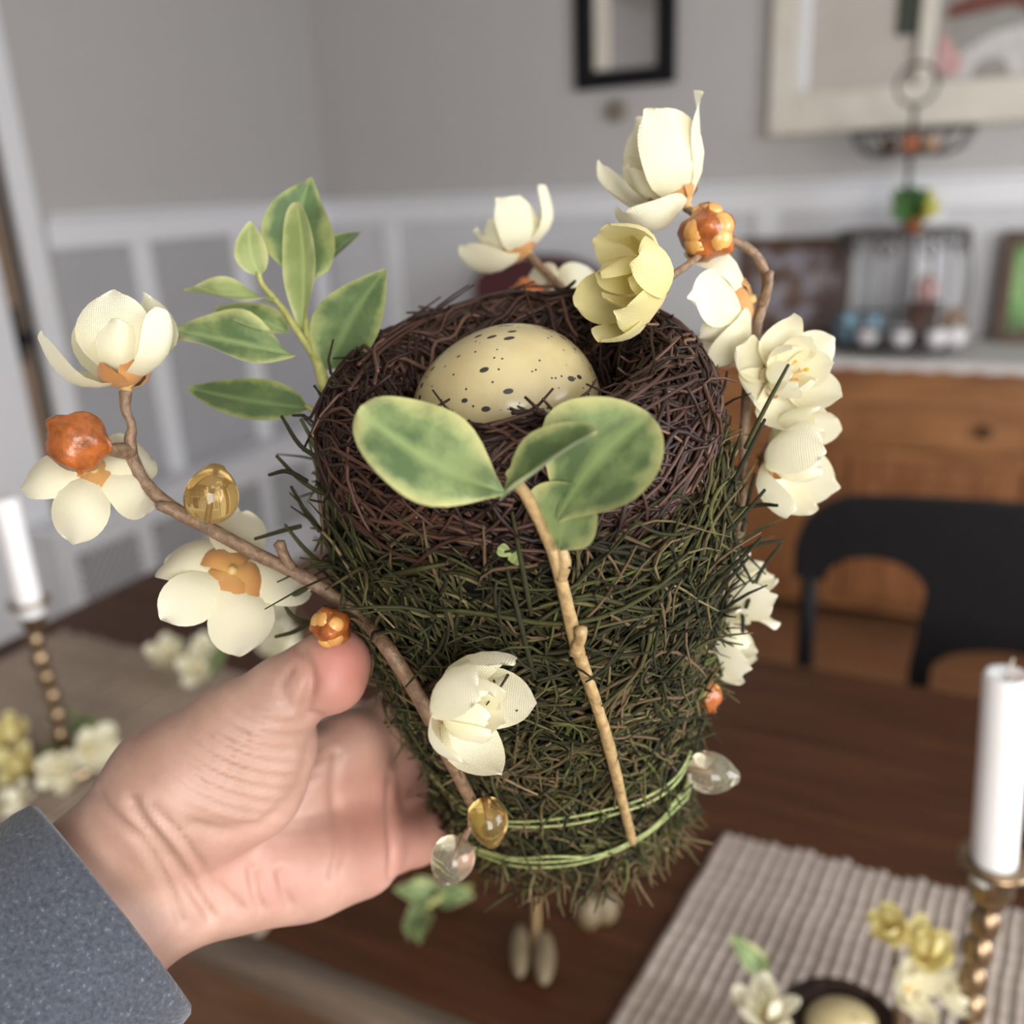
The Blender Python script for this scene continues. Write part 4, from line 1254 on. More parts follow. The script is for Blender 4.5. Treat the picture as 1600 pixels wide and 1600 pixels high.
flower(bb, at(1192, 712, 0.326), cv(0.80, -0.22, 0.42), 0.0285, 42, 6, 4, seed=25, stamens=5, ref=UP, sep_len=0.40)
flower(bb, at(1120, 920, 0.350), cv(0.62, 0.22, 0.25), 0.0265, 48, 5, 4, seed=26, ref=UP)
flower(bb, at(1105, 990, 0.348), cv(0.7, -0.2, 0.35), 0.0225, 48, 5, 4, seed=28, ref=UP)
stem(bb, [at(1085, 1060, 0.352), at(1080, 1130, 0.358), at(1072, 1195, 0.358), at(1098, 1206, 0.351)], [0.0012, 0.001, 0.0009, 0.0008], 'branch', 16, 'twig')
bd = bud(bb, at(1100, 1088, 0.340), 0.0060, cv(0.2, 0.9, 0.3), 11, 'small yellow orange bud')
bead(bb, at(1113, 1208, 0.350), 0.0078, cv(1, -0.1, 0.3), 'bead_clear', 1.22, 'clear glassy bead')

# ---- back blossom branch
Cp = [loc(np.array(0.058), np.array(-1.35), np.array(0.03)), at(878, 470, 0.372), at(866, 440, 0.376), at(845, 418, 0.380), at(828, 400, 0.382)]
bk = root('blossom_branch', 'short branch with one white blossom rising behind the nest rim', 'branch', Cp[0], 'artificial blossom branches on the nest')
stem(bk, Cp, [0.002, 0.002, 0.002, 0.0018, 0.0018], 'branch', 24)
flower(bk, at(824, 396, 0.382), cv(-0.62, 0.62, 0.1), 0.0285, 48, 5, 4, seed=41, ref=RT, sep_len=0.42, sep_tilt=55)
bud(bk, at(822, 464, 0.376), 0.0072, cv(-0.3, 0.2, 1), 15, None, True)
stem(bk, [at(866, 440, 0.376), at(845, 455, 0.376), at(828, 462, 0.376)], [0.0016, 0.0012, 0.0012], 'branch', 8, 'twig')
flower(bk, at(868, 478, 0.385), cv(0.25, 0.25, -0.6), 0.0225, 60, 5, 3, seed=43, ref=RT)

# ---- leaves ------------------------------------------------------
def leaf_geo(base, tip, nrmal, wid, fold=0.15, curl=0.1, wave=0.04, shape=0.55, side=0.0, rnd=0.0, nu=11, nv=17, seed=0, thick=0.0004):
    """leaf blade between base and tip; nrmal = upper side; fold = V of the halves, curl = droop of the tip; side = sideways bow of the midrib"""
    base, tip = np.asarray(base, float), np.asarray(tip, float)
    L = np.linalg.norm(tip - base)
    z = nrm(tip - base)
    n_ = nrm(nrmal - z * (np.asarray(nrmal) @ z))
    x = np.cross(n_, z)
    V, ed, vn = [], [], []
    for i in range(nv):
        v = 1 - (1 - i / (nv - 1)) ** 1.5
        w = wid * (math.sin(math.pi * (v ** shape) * 0.985 + 0.012) ** 0.85) if not rnd else wid * (math.sqrt(max(0.0, 1 - ((v - rnd) / (1.003 - rnd)) ** 2)) if v > rnd else 0.06 + 0.94 * math.sin(math.pi / 2 * v / rnd) ** 1.15)
        mid = base + z * L * v + x * side * L * math.sin(math.pi * v) + n_ * (curl * L * math.sin(math.pi * v))
        for j in range(nu):
            u = -1 + 2 * j / (nu - 1)
            V.append(mid + x * w * u + n_ * (fold * w * (abs(u) ** 1.4) + wave * wid * math.sin(7 * v + 2.2 * u + seed) * abs(u)))
            ed.append(max(abs(u), v ** 4)); vn.append(0.75 if abs(u) < 0.02 else 0.0)
    V = np.array(V); nt = len(V)
    Fs = [(i * nu + j, i * nu + j + 1, (i + 1) * nu + j + 1, (i + 1) * nu + j) for i in range(nv - 1) for j in range(nu - 1)]
    return V, Fs, {'edge': ed, 'vein': vn}


def leaf(parent, base, tip, nrmal, wid, mat='leaf', name='leaf', **kw):
    V, Fs, at_ = leaf_geo(base, tip, nrmal, wid, **kw)
    return part(name, V, Fs, MT[mat], parent, True, at_)


D = [surf(988, 1315, 0.006), surf(972, 1250, 0.007), surf(955, 1180, 0.007), surf(935, 1110, 0.007), surf(903, 1015, 0.007), surf(880, 920, 0.008), surf(860, 855, 0.009), surf(828, 785, 0.010), at(800, 742, 0.236)]
ls = root('leaf_sprig', 'sprig with large pale green leaves and tan stem tied to the front of the basket', 'leaf sprig', D[0], 'leaf sprigs on the nest')
stem(ls, D, [0.0018, 0.0018, 0.0021, 0.0019, 0.0021, 0.0019, 0.0016, 0.0017, 0.0014], 'sprig_stem', 60)
stem(ls, [surf(898, 1020, 0.009), surf(906, 1000, 0.010), surf(908, 984, 0.011)], [0.0019, 0.0017, 0.0019], 'sprig_stem', 8, 'stem_stub')
d0 = (surf(880, 900, 0.009) - CP) @ FW
stem(ls, [at(877, 905, d0), at(881, 880, d0 - 0.002), at(876, 848, d0 - 0.004)], [0.0016, 0.0020, 0.0012], 'sprig_stem', 8, 'stem_stub')
leaf(ls, at(790, 770, 0.236), at(560, 640, 0.232), cv(0.10, 0.55, 0.85), 0.0142, 'leaf', side=0.10, curl=0.06, fold=0.14, rnd=0.52, seed=1, wave=0.10)
leaf(ls, at(872, 812, 0.242), at(1016, 648, 0.235), cv(-0.35, 0.25, 0.9), 0.0165, 'leaf', side=0.06, curl=0.05, fold=0.26, rnd=0.55, seed=2, wave=0.08)
leaf(ls, at(782, 782, 0.232), at(934, 676, 0.222), cv(-0.62, 0.66, 0.42), 0.0088, 'leaf', curl=0.04, fold=0.55, rnd=0.5, seed=3, wave=0.06)
leaf(ls, at(874, 858, d0 - 0.005), at(917, 764, d0 - 0.014), cv(-0.45, 0.1, 0.85), 0.0112, 'leaf', side=0.05, curl=0.10, fold=0.35, rnd=0.6, seed=4)
leaf(ls, at(800, 748, 0.235), at(806, 724, 0.233), cv(0, 0.3, 1), 0.0018, 'leaf_light', curl=0.1, fold=0.3)
# two torn green scraps stuck in the nest front
for (a, b) in (((778, 855), (800, 868)), ((800, 880), (815, 858))):
    leaf(ls, surf(*a, 0.006), surf(*b, 0.006), -FW, 0.0018, 'leaf_light', 'leaf_scrap', fold=0.3)

Ep = [loc(np.array(0.060), np.array(math.radians(200)), np.array(0.012)), at(512, 612, 0.318), at(500, 575, 0.322), at(482, 525, 0.326), at(474, 480, 0.330), at(478, 448, 0.332)]
le = root('leaf_sprig', 'upright sprig of small green leaves rising behind the left rim of the nest', 'leaf sprig', Ep[0], 'leaf sprigs on the nest')
stem(le, Ep, [0.0022, 0.0024, 0.0021, 0.0017, 0.0014, 0.0019], 'sprig_stem_g', 30)
stem(le, [at(490, 555, 0.324), at(470, 525, 0.324), at(440, 480, 0.326), at(410, 445, 0.328), at(404, 425, 0.328)], [0.0016, 0.0013, 0.0012, 0.0010, 0.0010], 'sprig_stem_g', 20, 'side_stem')
stem(le, [at(508, 655, 0.316), at(495, 645, 0.318), at(478, 634, 0.320)], [0.0012, 0.0009, 0.0009], 'sprig_stem_g', 8, 'leaf_stalk')
leaf(le, at(480, 440, 0.332), at(486, 278, 0.345), cv(0.25, -0.1, 0.9), 0.0128, 'leaf_dark', side=0.10, curl=-0.06, fold=0.45, shape=0.66, seed=1, wave=0.15)
leaf(le, at(505, 415, 0.338), at(564, 362, 0.342), cv(-0.3, 0.5, 0.6), 0.0070, 'leaf_dark', side=-0.1, fold=0.3, seed=2, shape=0.7)
leaf(le, at(511, 578, 0.320), at(602, 421, 0.322), cv(-0.15, 0.25, 1), 0.0125, 'leaf_dark', side=0.02, curl=0.05, fold=0.12, shape=0.70, seed=3)
leaf(le, at(470, 520, 0.326), at(463, 316, 0.326), cv(-0.5, 0.1, 0.85), 0.0076, 'leaf_light', side=-0.10, curl=0.05, fold=0.35, rnd=0.5, seed=4)
leaf(le, at(405, 432, 0.328), at(391, 346, 0.328), cv(-0.1, 0.2, 1), 0.0060, 'leaf_light', side=0.05, fold=0.1, seed=5, shape=0.75)
leaf(le, at(432, 472, 0.327), at(288, 455, 0.320), cv(0, 0.85, 0.5), 0.0074, 'leaf_light', side=0.10, curl=0.05, fold=0.35, rnd=0.6, seed=6, wave=0.22)
leaf(le, at(452, 520, 0.325), at(335, 482, 0.332), cv(-0.1, 0.75, 0.6), 0.0075, 'leaf', side=0.06, fold=0.2, shape=0.75, seed=9)
leaf(le, at(462, 558, 0.324), at(273, 517, 0.316), cv(0.05, 0.62, 0.75), 0.0112, 'leaf', side=0.05, curl=0.07, fold=0.3, rnd=0.55, seed=7, wave=0.22)
leaf(le, at(482, 638, 0.320), at(294, 606, 0.322), cv(0.1, 0.62, 0.78), 0.0100, 'leaf_dark', side=0.06, curl=0.04, fold=0.12, shape=0.80, seed=8)
leaf(le, at(520, 620, 0.317), at(535, 570, 0.318), cv(0.4, 0, 1), 0.0018, 'leaf_light', fold=0.2)

# ================================================================== THE HAND
def cam3(x, y, d):
    return np.array([(x - 800) / FPX * d, -(y - 800) / FPX * d, -d])     # camera space, metres


ROT = np.stack([RT, UP, -FW], 1)


def to_cam(p):
    return (np.asarray(p) - CP) @ ROT


def clear(p, rad):
    """keep a finger joint outside the basket"""
    q = CP + ROT @ p - NC
    tt = -(q @ AX); rv_ = q + tt * AX; rr = np.linalg.norm(rv_)
    need = Rb(np.clip(tt, 0, HB)) + rad + 0.0005
    if rr < need:
        q = rv_ / rr * need - tt * AX
        return to_cam(NC + q)
    return p


cones = []      # (p0, r0, p1, r1, k)


def chain(pts, rads, k=0.006, keep=False):
    P = [cam3(*p) for p in pts]
    if keep: P = [P[0]] + [clear(p, r) for p, r in zip(P[1:], rads[1:])]
    for i in range(len(P) - 1):
        cones.append((P[i], rads[i], P[i + 1], rads[i + 1], k))
    return P


# forearm and wrist (two parallel columns for the flat oval section)
chain([(-90, 1560, 0.285), (100, 1400, 0.300), (190, 1320, 0.308)], [0.0200, 0.0180, 0.0175], 0.012)
chain([(-40, 1640, 0.285), (165, 1470, 0.303), (255, 1400, 0.314)], [0.0200, 0.0175, 0.0170], 0.012)
# thenar eminence and thumb
chain([(190, 1320, 0.308), (275, 1235, 0.306), (370, 1150, 0.305)], [0.0175, 0.0215, 0.0175], 0.010)
chain([(280, 1290, 0.312), (380, 1215, 0.312), (430, 1160, 0.311)], [0.0180, 0.0195, 0.0140], 0.010)
TH = chain([(370, 1150, 0.305), (445, 1088, 0.304), (500, 1052, 0.303), (526, 1036, 0.302), (524, 1066, 0.300)], [0.0165, 0.0125, 0.0112, 0.0102, 0.0096], 0.005)
# palm: wrist to the four knuckles
kn = [(548, 1165, 0.362), (560, 1222, 0.368), (566, 1280, 0.366), (560, 1330, 0.357)]
for i, k_ in enumerate(kn):
    s0 = [(300, 1290, 0.324), (300, 1320, 0.326), (300, 1350, 0.326), (300, 1375, 0.322)][i]
    mid = tuple((np.array(s0) + np.array(k_)) / 2 + np.array([0, 0, 0.004]))
    chain([s0, mid, k_], [0.0165, 0.0155, 0.0135 if i < 3 else 0.0145], 0.010)
chain([(255, 1400, 0.314), (380, 1372, 0.328), (480, 1358, 0.342), (560, 1338, 0.356)], [0.0165, 0.0150, 0.0150, 0.0140], 0.010)
# fingers wrapping behind the basket (index, middle, ring, little)
chain([kn[0], (640, 1105, 0.392), (730, 1060, 0.422), (800, 1035, 0.428)], [0.0120, 0.0098, 0.0088, 0.0078], 0.004, True)
chain([kn[1], (645, 1168, 0.402), (745, 1125, 0.436), (830, 1105, 0.440)], [0.0122, 0.0100, 0.0088, 0.0078], 0.004, True)
chain([kn[2], (650, 1232, 0.402), (745, 1195, 0.440), (825, 1175, 0.446)], [0.0120, 0.0098, 0.0086, 0.0076], 0.004, True)
chain([kn[3], (650, 1305, 0.386), (715, 1280, 0.420), (780, 1262, 0.440)], [0.0142, 0.0118, 0.0090, 0.0074], 0.004, True)

h_ = 0.0014
allp = np.array([c_[0] for c_ in cones] + [c_[2] for c_ in cones])
lo_, hi_ = allp.min(0) - 0.030, allp.max(0) + 0.030
dims = np.ceil((hi_ - lo_) / h_).astype(int) + 1
gx, gy_, gz = [lo_[i] + h_ * np.arange(dims[i]) for i in range(3)]
Fd = np.full(dims, 0.03, np.float32)
for (p0, r0_, p1, r1_, k_) in cones:
    pad = 0.026 + max(r0_, r1_)
    mn, mx_ = np.minimum(p0, p1) - pad, np.maximum(p0, p1) + pad
    ii = [(max(0, int((mn[i] - lo_[i]) / h_)), min(dims[i], int((mx_[i] - lo_[i]) / h_) + 2)) for i in range(3)]
    X, Y, Z = np.meshgrid(gx[ii[0][0]:ii[0][1]], gy_[ii[1][0]:ii[1][1]], gz[ii[2][0]:ii[2][1]], indexing='ij')
    dv_ = p1 - p0; L2 = dv_ @ dv_
    tt = np.clip(((X - p0[0]) * dv_[0] + (Y - p0[1]) * dv_[1] + (Z - p0[2]) * dv_[2]) / L2, 0, 1)
    D_ = np.sqrt((X - p0[0] - tt * dv_[0]) ** 2 + (Y - p0[1] - tt * dv_[1]) ** 2 + (Z - p0[2] - tt * dv_[2]) ** 2) - (r0_ + (r1_ - r0_) * tt)
    sl = tuple(slice(*i) for i in ii)
    S_ = Fd[sl]
    hh = np.maximum(k_ - np.abs(S_ - D_), 0) / k_
    Fd[sl] = np.minimum(S_, D_) - hh * hh * k_ * 0.25


def surface_nets(F, lo, h):
    ins = F < 0
    c = [ins[i:ins.shape[0] - 1 + i, j:ins.shape[1] - 1 + j, k:ins.shape[2] - 1 + k] for i in (0, 1) for j in (0, 1) for k in (0, 1)]
    cnt = sum(x.astype(np.int8) for x in c)
    act = (cnt > 0) & (cnt < 8)
    idx = -np.ones(act.shape, np.int64); I = np.argwhere(act); idx[act] = np.arange(len(I))
    acc = np.zeros((len(I), 3)); n = np.zeros(len(I))
    offs = [(i, j, k) for i in (0, 1) for j in (0, 1) for k in (0, 1)]
    for a in range(8):
        for b in range(a + 1, 8):
            oa, ob = np.array(offs[a]), np.array(offs[b])
            if np.abs(oa - ob).sum() != 1: continue
            fa = F[tuple((I + oa).T)]; fb = F[tuple((I + ob).T)]
            cr = (fa < 0) != (fb < 0)
            tt = np.where(cr, fa / (fa - fb + 1e-20), 0)
            acc += np.where(cr[:, None], oa + (ob - oa) * tt[:, None], 0); n += cr
    V = lo + h * (I + acc / n[:, None])
    Q = []
    for ax in range(3):
        sh = [slice(None)] * 3; sh2 = [slice(None)] * 3
        sh[ax] = slice(0, -1); sh2[ax] = slice(1, None)
        a, b = ins[tuple(sh)], ins[tuple(sh2)]
        E = np.argwhere(a != b)
        o1, o2 = [(1, 2), (2, 0), (0, 1)][ax]
        ok = (E[:, o1] > 0) & (E[:, o2] > 0) & (E[:, o1] < F.shape[o1] - 1) & (E[:, o2] < F.shape[o2] - 1)
        E = E[ok]
        d1 = np.zeros(3, int); d1[o1] = 1; d2 = np.zeros(3, int); d2[o2] = 1
        q = np.stack([idx[tuple((E - d1 - d2).T)], idx[tuple((E - d2).T)], idx[tuple(E.T)], idx[tuple((E - d1).T)]], 1)
        fl_ = ~a[tuple(E.T)]
        q[fl_] = q[fl_][:, ::-1]
        Q.append(q)
    return V, np.vstack(Q)


HV, HQ = surface_nets(Fd, lo_, h_)
# relax, then normals
def relax(V, Q, it):
    e = np.vstack([Q[:, [0, 1]], Q[:, [1, 2]], Q[:, [2, 3]], Q[:, [3, 0]]])
    for _ in range(it):
        s_ = np.zeros_like(V); n_ = np.zeros(len(V))
        for k in range(3):
            s_[:, k] = np.bincount(e[:, 0], V[e[:, 1], k], len(V)) + np.bincount(e[:, 1], V[e[:, 0], k], len(V))
        n_ = np.bincount(e[:, 0], minlength=len(V)) + np.bincount(e[:, 1], minlength=len(V))
        V = 0.5 * V + 0.5 * s_ / n_[:, None]
    return V


HV = relax(HV, HQ, 4)
fn = np.cross(HV[HQ[:, 2]] - HV[HQ[:, 0]], HV[HQ[:, 3]] - HV[HQ[:, 1]])
vn_ = np.zeros_like(HV)
for c_ in range(4):
    for k in range(3): vn_[:, k] += np.bincount(HQ[:, c_], fn[:, k], len(HV))
vn_ /= np.linalg.norm(vn_, axis=1, keepdims=True) + 1e-12
# skin relief: creases as real grooves, measured on the palm side
pxv = 800 - FPX * HV[:, 0] / HV[:, 2]; pyv = 800 + FPX * HV[:, 1] / HV[:, 2]
front = np.clip(vn_[:, 2] * 1.6, 0, 1)
disp = np.zeros(len(HV))


def groove(pts, width, depth):
    P = smooth_path(np.array(pts, float), 40)
    d2 = np.min((pxv[:, None] - P[None, :, 0]) ** 2 + (pyv[:, None] - P[None, :, 1]) ** 2, axis=1)
    return -depth * np.exp(-d2 / width ** 2) * front


near = front > 0.05
for pts, w_, dp in [
    ([(468, 1010), (486, 1060), (478, 1112), (500, 1126)], 9, 0.0012),          # thumb tip joint
    ([(455, 1045), (440, 1075), (452, 1105)], 6, 0.0005),
    ([(526, 1180), (522, 1240), (530, 1320), (520, 1370)], 9, 0.0007),
    ([(612, 1215), (608, 1270), (614, 1330), (612, 1372)], 7, 0.0011),          # base of the fingers
    ([(205, 1255), (225, 1290), (265, 1340), (310, 1400), (330, 1432)], 11, 0.0014),
    ([(235, 1262), (275, 1300), (310, 1350), (350, 1415)], 8, 0.0008),
    ([(150, 1240), (175, 1275), (215, 1310), (250, 1360), (285, 1440)], 9, 0.0008),
    ([(395, 1360), (400, 1395), (408, 1418)], 9, 0.0010), ([(440, 1365), (446, 1395), (452, 1412)], 9, 0.0008), ([(345, 1385), (362, 1405), (378, 1420)], 9, 0.0008),
    ([(300, 1290), (360, 1300), (420, 1285), (470, 1230), (490, 1170)], 12, 0.0010)]:   # life line below the thenar
    disp += groove(pts, w_, dp * 1.8)
# fan of fine wrinkles across the thenar
rho = np.hypot(pxv - 440, (pyv - 1010) * 1.0)
fan = np.exp(-(((pxv - 375) / 90) ** 2 + ((pyv - 1190) / 75) ** 2) * 0.9)
disp += 0.00085 * np.sin(rho * 2 * math.pi / 21 + 0.6 * np.sin(pxv * 0.02)) * fan * front
HV = HV + vn_ * disp[:, None]
tipc = np.array([535, 1040]); flush = np.exp(-(((pxv - 535) / 60) ** 2 + ((pyv - 1045) / 70) ** 2)) * 0.95
flush += 0.55 * np.exp(-(((pxv - 610) / 110) ** 2 + ((pyv - 1290) / 110) ** 2)) + 0.35 * np.exp(-(((pxv - 400) / 90) ** 2 + ((pyv - 1370) / 60) ** 2))
HW = CP + HV @ ROT.T
pr_root = root('person', 'left hand in a grey knit sleeve reaching in to hold the moss basket', 'person', CP + ROT @ cam3(60, 1480, 0.295))
part('hand', HW, HQ, MT['skin'], pr_root, True, {'flush': np.clip(flush, 0, 1)})
# thumb nail on the far upper side of the tip
nc = TH[3]
nz = nrm(np.array([-0.55, 0.68, 0.42]))
na = nrm(np.array([0.78, 0.60, 0.0]))
Bn = basis(na, nz)      # columns: x = nail normal, y across, z along
V, Fs = [], []
for i in range(7):
    for j in range(7):
        v, u = -1 + i / 3.0, -1 + j / 3.0
        w = 0.0058 * (1 - 0.25 * max(0, v) ** 3)
        V.append(nc + Bn[:, 1] * (math.sin(u * 0.95) * w) + Bn[:, 0] * (0.0104 - (1 - math.cos(u * 0.95)) * w * 1.1) + Bn[:, 2] * (v * 0.0070 + 0.002))
Fs = [(i * 7 + j, i * 7 + j + 1, (i + 1) * 7 + j + 1, (i + 1) * 7 + j) for i in range(6) for j in range(6)]
part('thumb_nail', CP + np.array(V) @ ROT.T, Fs, MT['nail'], pr_root)

# sleeve: oval tube with a rolled, doubled cuff
c0, c1 = cam3(162, 1428, 0.300), cam3(-190, 1720, 0.262)
axs = nrm(c1 - c0)
wide = nrm(np.array([0.62, -0.78, 0.0]) - axs * (np.array([0.62, -0.78, 0.0]) @ axs)); deep = np.cross(axs, wide)
SL = np.linalg.norm(c1 - c0)
rows = [(-0.001, 0.90), (-0.0035, 0.96), (-0.002, 1.0), (0.003, 1.02), (0.012, 1.015), (0.022, 1.0), (0.028, 1.03), (0.045, 1.06), (0.07, 1.10), (SL, 1.22)]
rows = [(0.05, 0.86), (0.01, 0.87)] + rows
KS = 48
V = []
for q, (o_, k_) in enumerate(rows):
    for k in range(KS):
        a = 2 * math.pi * k / KS
        wv = 1 + 0.018 * math.sin(5 * a + 30 * o_) * (1 if o_ > 0.02 else 0.3)
        V.append(c0 + axs * o_ + (math.cos(a) * 0.0425 * wide + math.sin(a) * 0.033 * deep) * k_ * wv)
Fs = [(i * KS + k, i * KS + (k + 1) % KS, (i + 1) * KS + (k + 1) % KS, (i + 1) * KS + k) for i in range(len(rows) - 1) for k in range(KS)]
part('sleeve', CP + np.array(V) @ ROT.T, Fs, MT['knit'], pr_root, label='grey heather knit sleeve')

# ================================================================== THINGS ON THE TABLE
def candlestick(p, height, label, h_candle, r_candle, tilt, clabel):
    x, y, z = p
    r = root('candlestick', label, 'candlestick', p, 'brass candlesticks on the table')
    part('base', *lathe([(0, z), (0.042, z), (0.044, z + 0.006), (0.036, z + 0.012), (0.018, z + 0.02), (0.011, z + 0.03), (0, z + 0.03)], 28, (x, y, 0)), MT['brass'], r)
    H = height - 0.03 - 0.035
    nb = max(4, int(H / 0.021)); st_ = H / nb
    for i in range(nb):
        zz = z + 0.03 + (i + 0.5) * st_
        V, Fs = ball((0, 0, 0), 0.0095, 0.0095, st_ * 0.56, 14, 8)
        a = i * 0.9
        V = V + np.array([x + 0.0022 * math.cos(a), y + 0.0022 * math.sin(a), zz])
        part('knop', V, Fs, MT['brass'], r)
    zt = z + height - 0.035
    part('socket', *lathe([(0, zt), (0.009, zt), (0.013, zt + 0.012), (0.0125, zt + 0.028), (0.021, zt + 0.031), (0.021, zt + 0.035), (0.0135, zt + 0.034), (0.012, zt + 0.016), (0, zt + 0.016)], 24, (x, y, 0)), MT['brass'], r)
    zc = zt + 0.0165
    cnd = root('candle', clabel, 'candle', (x, y, zc), 'white candles on the table')
    dx = np.array(tilt) * h_candle
    prof = [(0, 0), (r_candle * 0.9, 0), (r_candle, 0.004), (r_candle, 0.3 * h_candle), (r_candle * 0.99, 0.7 * h_candle), (r_candle * 0.985, h_candle - 0.004), (r_candle * 0.85, h_candle), (r_candle * 0.6, h_candle - 0.003), (0, h_candle - 0.004)]
    V, Fs = lathe(prof, 24, (0, 0, 0))
    V[:, 0] += dx[0] * V[:, 2] / h_candle; V[:, 1] += dx[1] * V[:, 2] / h_candle
    part('wax_body', V + np.array([x, y, zc]), Fs, MT['wax'], cnd)
    part('wick', *tube(np.array([(0, 0, h_candle - 0.006), (0.0006, 0, h_candle + 0.003), (0.002, 0.001, h_candle + 0.009)]) + np.array([x + dx[0], y + dx[1], zc]), 0.0009, 5), MT['wick'], cnd)


candlestick((0.043, 0.535, TZ + 0.0065), 0.208, 'knobbly brass candlestick beside the small nest at the right edge', 0.141, 0.0128, (-0.06, 0.03), 'white candle in the brass candlestick at the right edge')
candlestick((-0.882, 0.575, TZ + 0.0065), 0.208, 'knobbly brass candlestick among blossoms at the far left of the table', 0.135, 0.0135, (0.0, 0.0), 'white candle in the brass candlestick at the far left')


def table_sprig(label, foot, blooms, leaves, group='blossom sprigs lying on the table', cat='blossom sprig'):
    """blooms: (point, axis, L, mat, seed); leaves: (base, tip, wid, mat)"""
    r = root('blossom_sprig', label, cat, foot, group)
    for i, (p, ax_, L, m, sd) in enumerate(blooms):
        p = np.array(p); mid = (np.array(foot) + p) / 2 + np.array([0, 0, 0.012])
        stem(r, [np.array(foot), mid, p - nrm(ax_) * L * 0.05], [0.0016, 0.0014, 0.0014], 'branch', 12, 'stem', 6)
        flower(r, p, ax_, L, 52, 5, 3, m, seed=sd, sepals=4)
    for (b, t_, w_, m) in leaves:
        leaf(r, b, t_, (0.1, -0.5, 1), w_, m, nu=7, nv=9, fold=0.2)
    return r


q = lambda x, y, z: on(x, y, 2, z)
table_sprig('yellow blossom sprig at the left picture edge by the far candlestick', (-0.925, 0.535, TZ + 0.009),
            [(q(20, 1150, .800), (0.2, -0.5, 0.9), 0.030, 'petal_y', 51), (q(35, 1195, .785), (0.3, -0.7, 0.5), 0.030, 'petal_y', 52)], [(q(60, 1190, .77), q(95, 1160, .79), 0.010, 'leaf_dark')])
table_sprig('cream blossom sprig with a green leaf at the foot of the far candlestick', (-0.865, 0.570, TZ + 0.03),
            [(q(140, 1175, .790), (0.8, 0.0, 0.5), 0.036, 'petal', 53), (q(95, 1205, .780), (0.5, -0.6, 0.4), 0.030, 'petal', 54)], [(q(100, 1150, .79), q(160, 1128, .82), 0.014, 'leaf_dark'), (q(95, 1140, .79), q(125, 1110, .83), 0.011, 'leaf')])
table_sprig('cream blossom peeking out above the grey sleeve', (-0.83, 0.478, TZ + 0.009),
            [(q(28, 1262, .785), (-0.1, -0.3, 1), 0.030, 'petal', 55)], [])
table_sprig('pair of cream blossoms on the wood behind the thumb', (-0.87, 0.760, TZ + 0.009),
            [(q(262, 1028, .785), (0.5, -0.3, 0.9), 0.036, 'petal', 56), (q(312, 1045, .785), (0.3, -0.6, 0.7), 0.032, 'petal', 57), (q(322, 1015, .80), (0.2, -0.2, 1), 0.024, 'petal', 58)],
            [(q(325, 1060, .775), q(370, 1000, .80), 0.010, 'leaf'), (q(330, 1055, .775), q(345, 1010, .82), 0.010, 'leaf_dark')])
table_sprig('cream blossoms with orange sepals just behind the left moss stalks', (-0.80, 0.93, TZ + 0.002),
            [(q(450, 940, .800), (-0.3, -0.7, 0.3), 0.046, 'petal', 59), (q(455, 1000, .785), (-0.1, -0.8, 0.3), 0.046, 'petal', 60)], [])

# leafy garland tail and pale pods under the basket
gs = root('leafy_sprig', 'small green leafy sprig lying on the table below the basket', 'leaf sprig', q(650, 1420, TZ + 0.003))
g0 = q(690, 1400, TZ + 0.02)
stem(gs, [q(735, 1385, TZ + 0.006), g0, q(660, 1425, TZ + 0.02), q(645, 1455, TZ + 0.012)], [0.003, 0.003, 0.003, 0.003], 'sprig_stem_g', 14)
for (b, t_, w_) in (((665, 1415), (630, 1455), 0.008), ((660, 1425), (655, 1475), 0.011), ((680, 1405), (740, 1400), 0.012), ((690, 1400), (715, 1375), 0.012), ((675, 1405), (615, 1390), 0.012), ((670, 1400), (650, 1370), 0.012), ((650, 1440), (640, 1470), 0.010)):
    leaf(gs, q(*b, TZ + 0.02), q(*t_, TZ + 0.02 + random.uniform(-0.008, 0.02)), (0.2, -0.4, 1), w_, 'leaf', nu=7, nv=9, fold=0.25)
pd = root('seed_pod_sprig', 'pale tan pods on a short stem on the table under the basket', 'pod sprig', q(835, 1530, TZ + 0.003))
stem(pd, [q(838, 1395, TZ + 0.03), q(838, 1440, TZ + 0.02), q(836, 1480, TZ + 0.014)], [0.0028, 0.003, 0.003], 'sprig_stem', 10)
pod_m = plain('pale_pod', (0.17, 0.13, 0.075), 0.5, var=0.2, scale=60)
for (x, y, w_) in ((812, 1485, 0.0085), (850, 1495, 0.0095)):
    c = q(x, y, TZ + 0.014)
    V, Fs = ball((0, 0, 0), w_, w_, 0.026, 12, 10)
    part('pod', V @ basis(q(x, y + 40, TZ + 0.01) - q(x, y - 40, TZ + 0.014)).T + c, Fs, pod_m, pd)
for (x, y) in ((945, 1418), (920, 1425)):
    c = q(x, y, TZ + 0.012)
    V, Fs = ball((0, 0, 0), 0.012, 0.012, 0.016, 12, 10)
    part('pod', V + c, Fs, pod_m, pd)

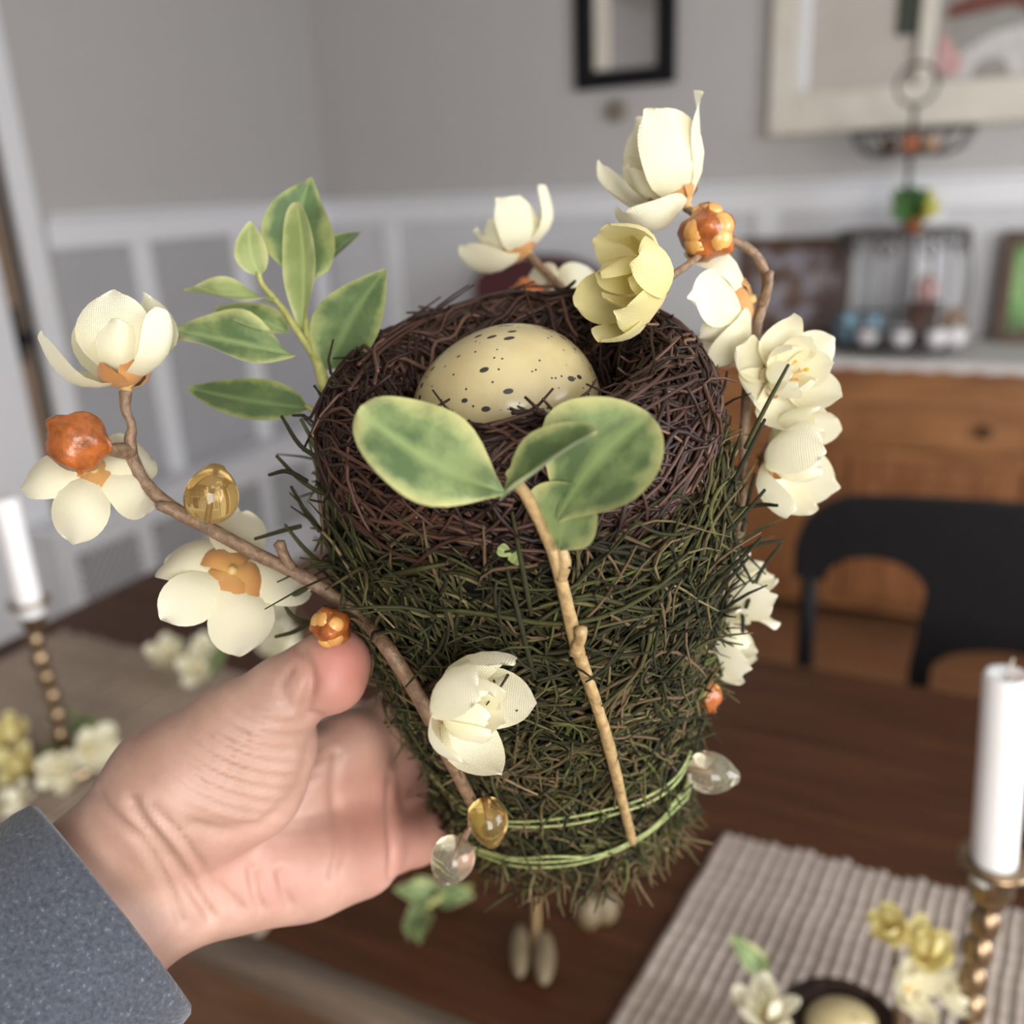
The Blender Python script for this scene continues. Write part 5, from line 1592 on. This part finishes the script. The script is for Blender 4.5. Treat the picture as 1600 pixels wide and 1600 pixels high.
# small second nest on the right placemat
SNC = np.array([-0.034, 0.525, 0.803]); sR = 0.041
zb2 = TZ + 0.0065
sn = root('small_nest', 'small dark twig nest on the pale placemat at the bottom edge', 'nest', (SNC[0], SNC[1], zb2))
part('core', *lathe([(0.0, zb2 + 0.001), (0.026, zb2 + 0.001), (sR - 0.004, SNC[2] - 0.012), (sR - 0.002, SNC[2]), (sR - 0.012, SNC[2] + 0.002), (sR - 0.018, SNC[2] - 0.014), (0.0, SNC[2] - 0.02)], 32, (SNC[0], SNC[1], 0)), MT['core'], sn)
N = 420; S = 12
s = np.linspace(-0.5, 0.5, S); th0 = rng.random(N) * 6.283; ph = rng.random(N)[:, None] * 6.283 + 1.2 * s[None] * rng.normal(0, 1, N)[:, None]
A2 = th0[:, None] + rng.uniform(0.8, 2.0, N)[:, None] * s[None]
r2 = sR - 0.007 + 0.010 * np.cos(ph)
P = np.stack([SNC[0] + r2 * np.cos(A2), SNC[1] + r2 * np.sin(A2), SNC[2] - 0.006 + 0.013 * np.sin(ph)], -1)
strand_part('twigs', [(P, np.full((N, S), 0.0008), rng.beta(1.5, 3, N))], MT['nest_twig'], sn)
N = 600; S = 6
s = np.linspace(0, 1, S); th0 = rng.random(N) * 6.283
zz = np.clip(zb2 + 0.0015 + rng.random(N)[:, None] * 0.04 + s[None] * rng.uniform(-0.006, 0.006, N)[:, None], zb2 + 0.0008, None)
A2 = th0[:, None] + s[None] * rng.normal(0, 0.35, N)[:, None]
r2 = 0.028 + (zz - zb2) * 0.33 + rng.uniform(-0.001, 0.003, N)[:, None]
P = np.stack([SNC[0] + r2 * np.cos(A2), SNC[1] + r2 * np.sin(A2), zz], -1)
strand_part('moss_strands', [(P, np.full((N, S), 0.0007), rng.beta(1.6, 2.2, N))], MT['moss'], sn)
V, Fs = ball((0, 0, 0), 0.0195, 0.0195, 0.025, 32, 22, egg_shape)
e2 = link('speckled_egg', np_mesh('speckled_egg', V, Fs), MT['egg'], None, mat4(SNC + np.array([0, 0, 0.002]), basis(RT * 0.9 + np.array([0, 0, 0.2]), (0, 0, 1))))
tagit(e2, 'cream egg in the small nest at the bottom edge of the picture', 'egg')
f1 = (SNC[0] + 0.036, SNC[1] + 0.012, SNC[2] - 0.012)
table_sprig('tall cream blossom sprig at the right side of the small nest', f1,
            [(at(1415, 1545, .592), nrm(RT * 0.3 + UP * 0.4 - FW * 0.8), 0.026, 'petal', 71), (at(1440, 1490, .588), nrm(UP * 0.8 - FW * 0.5 + RT * 0.2), 0.024, 'petal_y', 72), (at(1395, 1450, .590), nrm(UP * 0.5 - RT * 0.6 - FW * 0.5), 0.018, 'petal_y', 73), (at(1468, 1545, .600), nrm(RT * 0.8 - FW * 0.5 + UP * 0.2), 0.024, 'petal', 74)], [])
table_sprig('single cream blossom at the left side of the small nest', (SNC[0] - 0.036, SNC[1] - 0.002, SNC[2] - 0.012),
            [(at(1196, 1590, .560), nrm(UP * 0.9 - RT * 0.1 - FW * 0.3), 0.024, 'petal', 75)], [(at(1190, 1520, .585), at(1140, 1460, .590), 0.008, 'leaf'), (at(1188, 1522, .585), at(1197, 1492, .588), 0.005, 'leaf_light')])
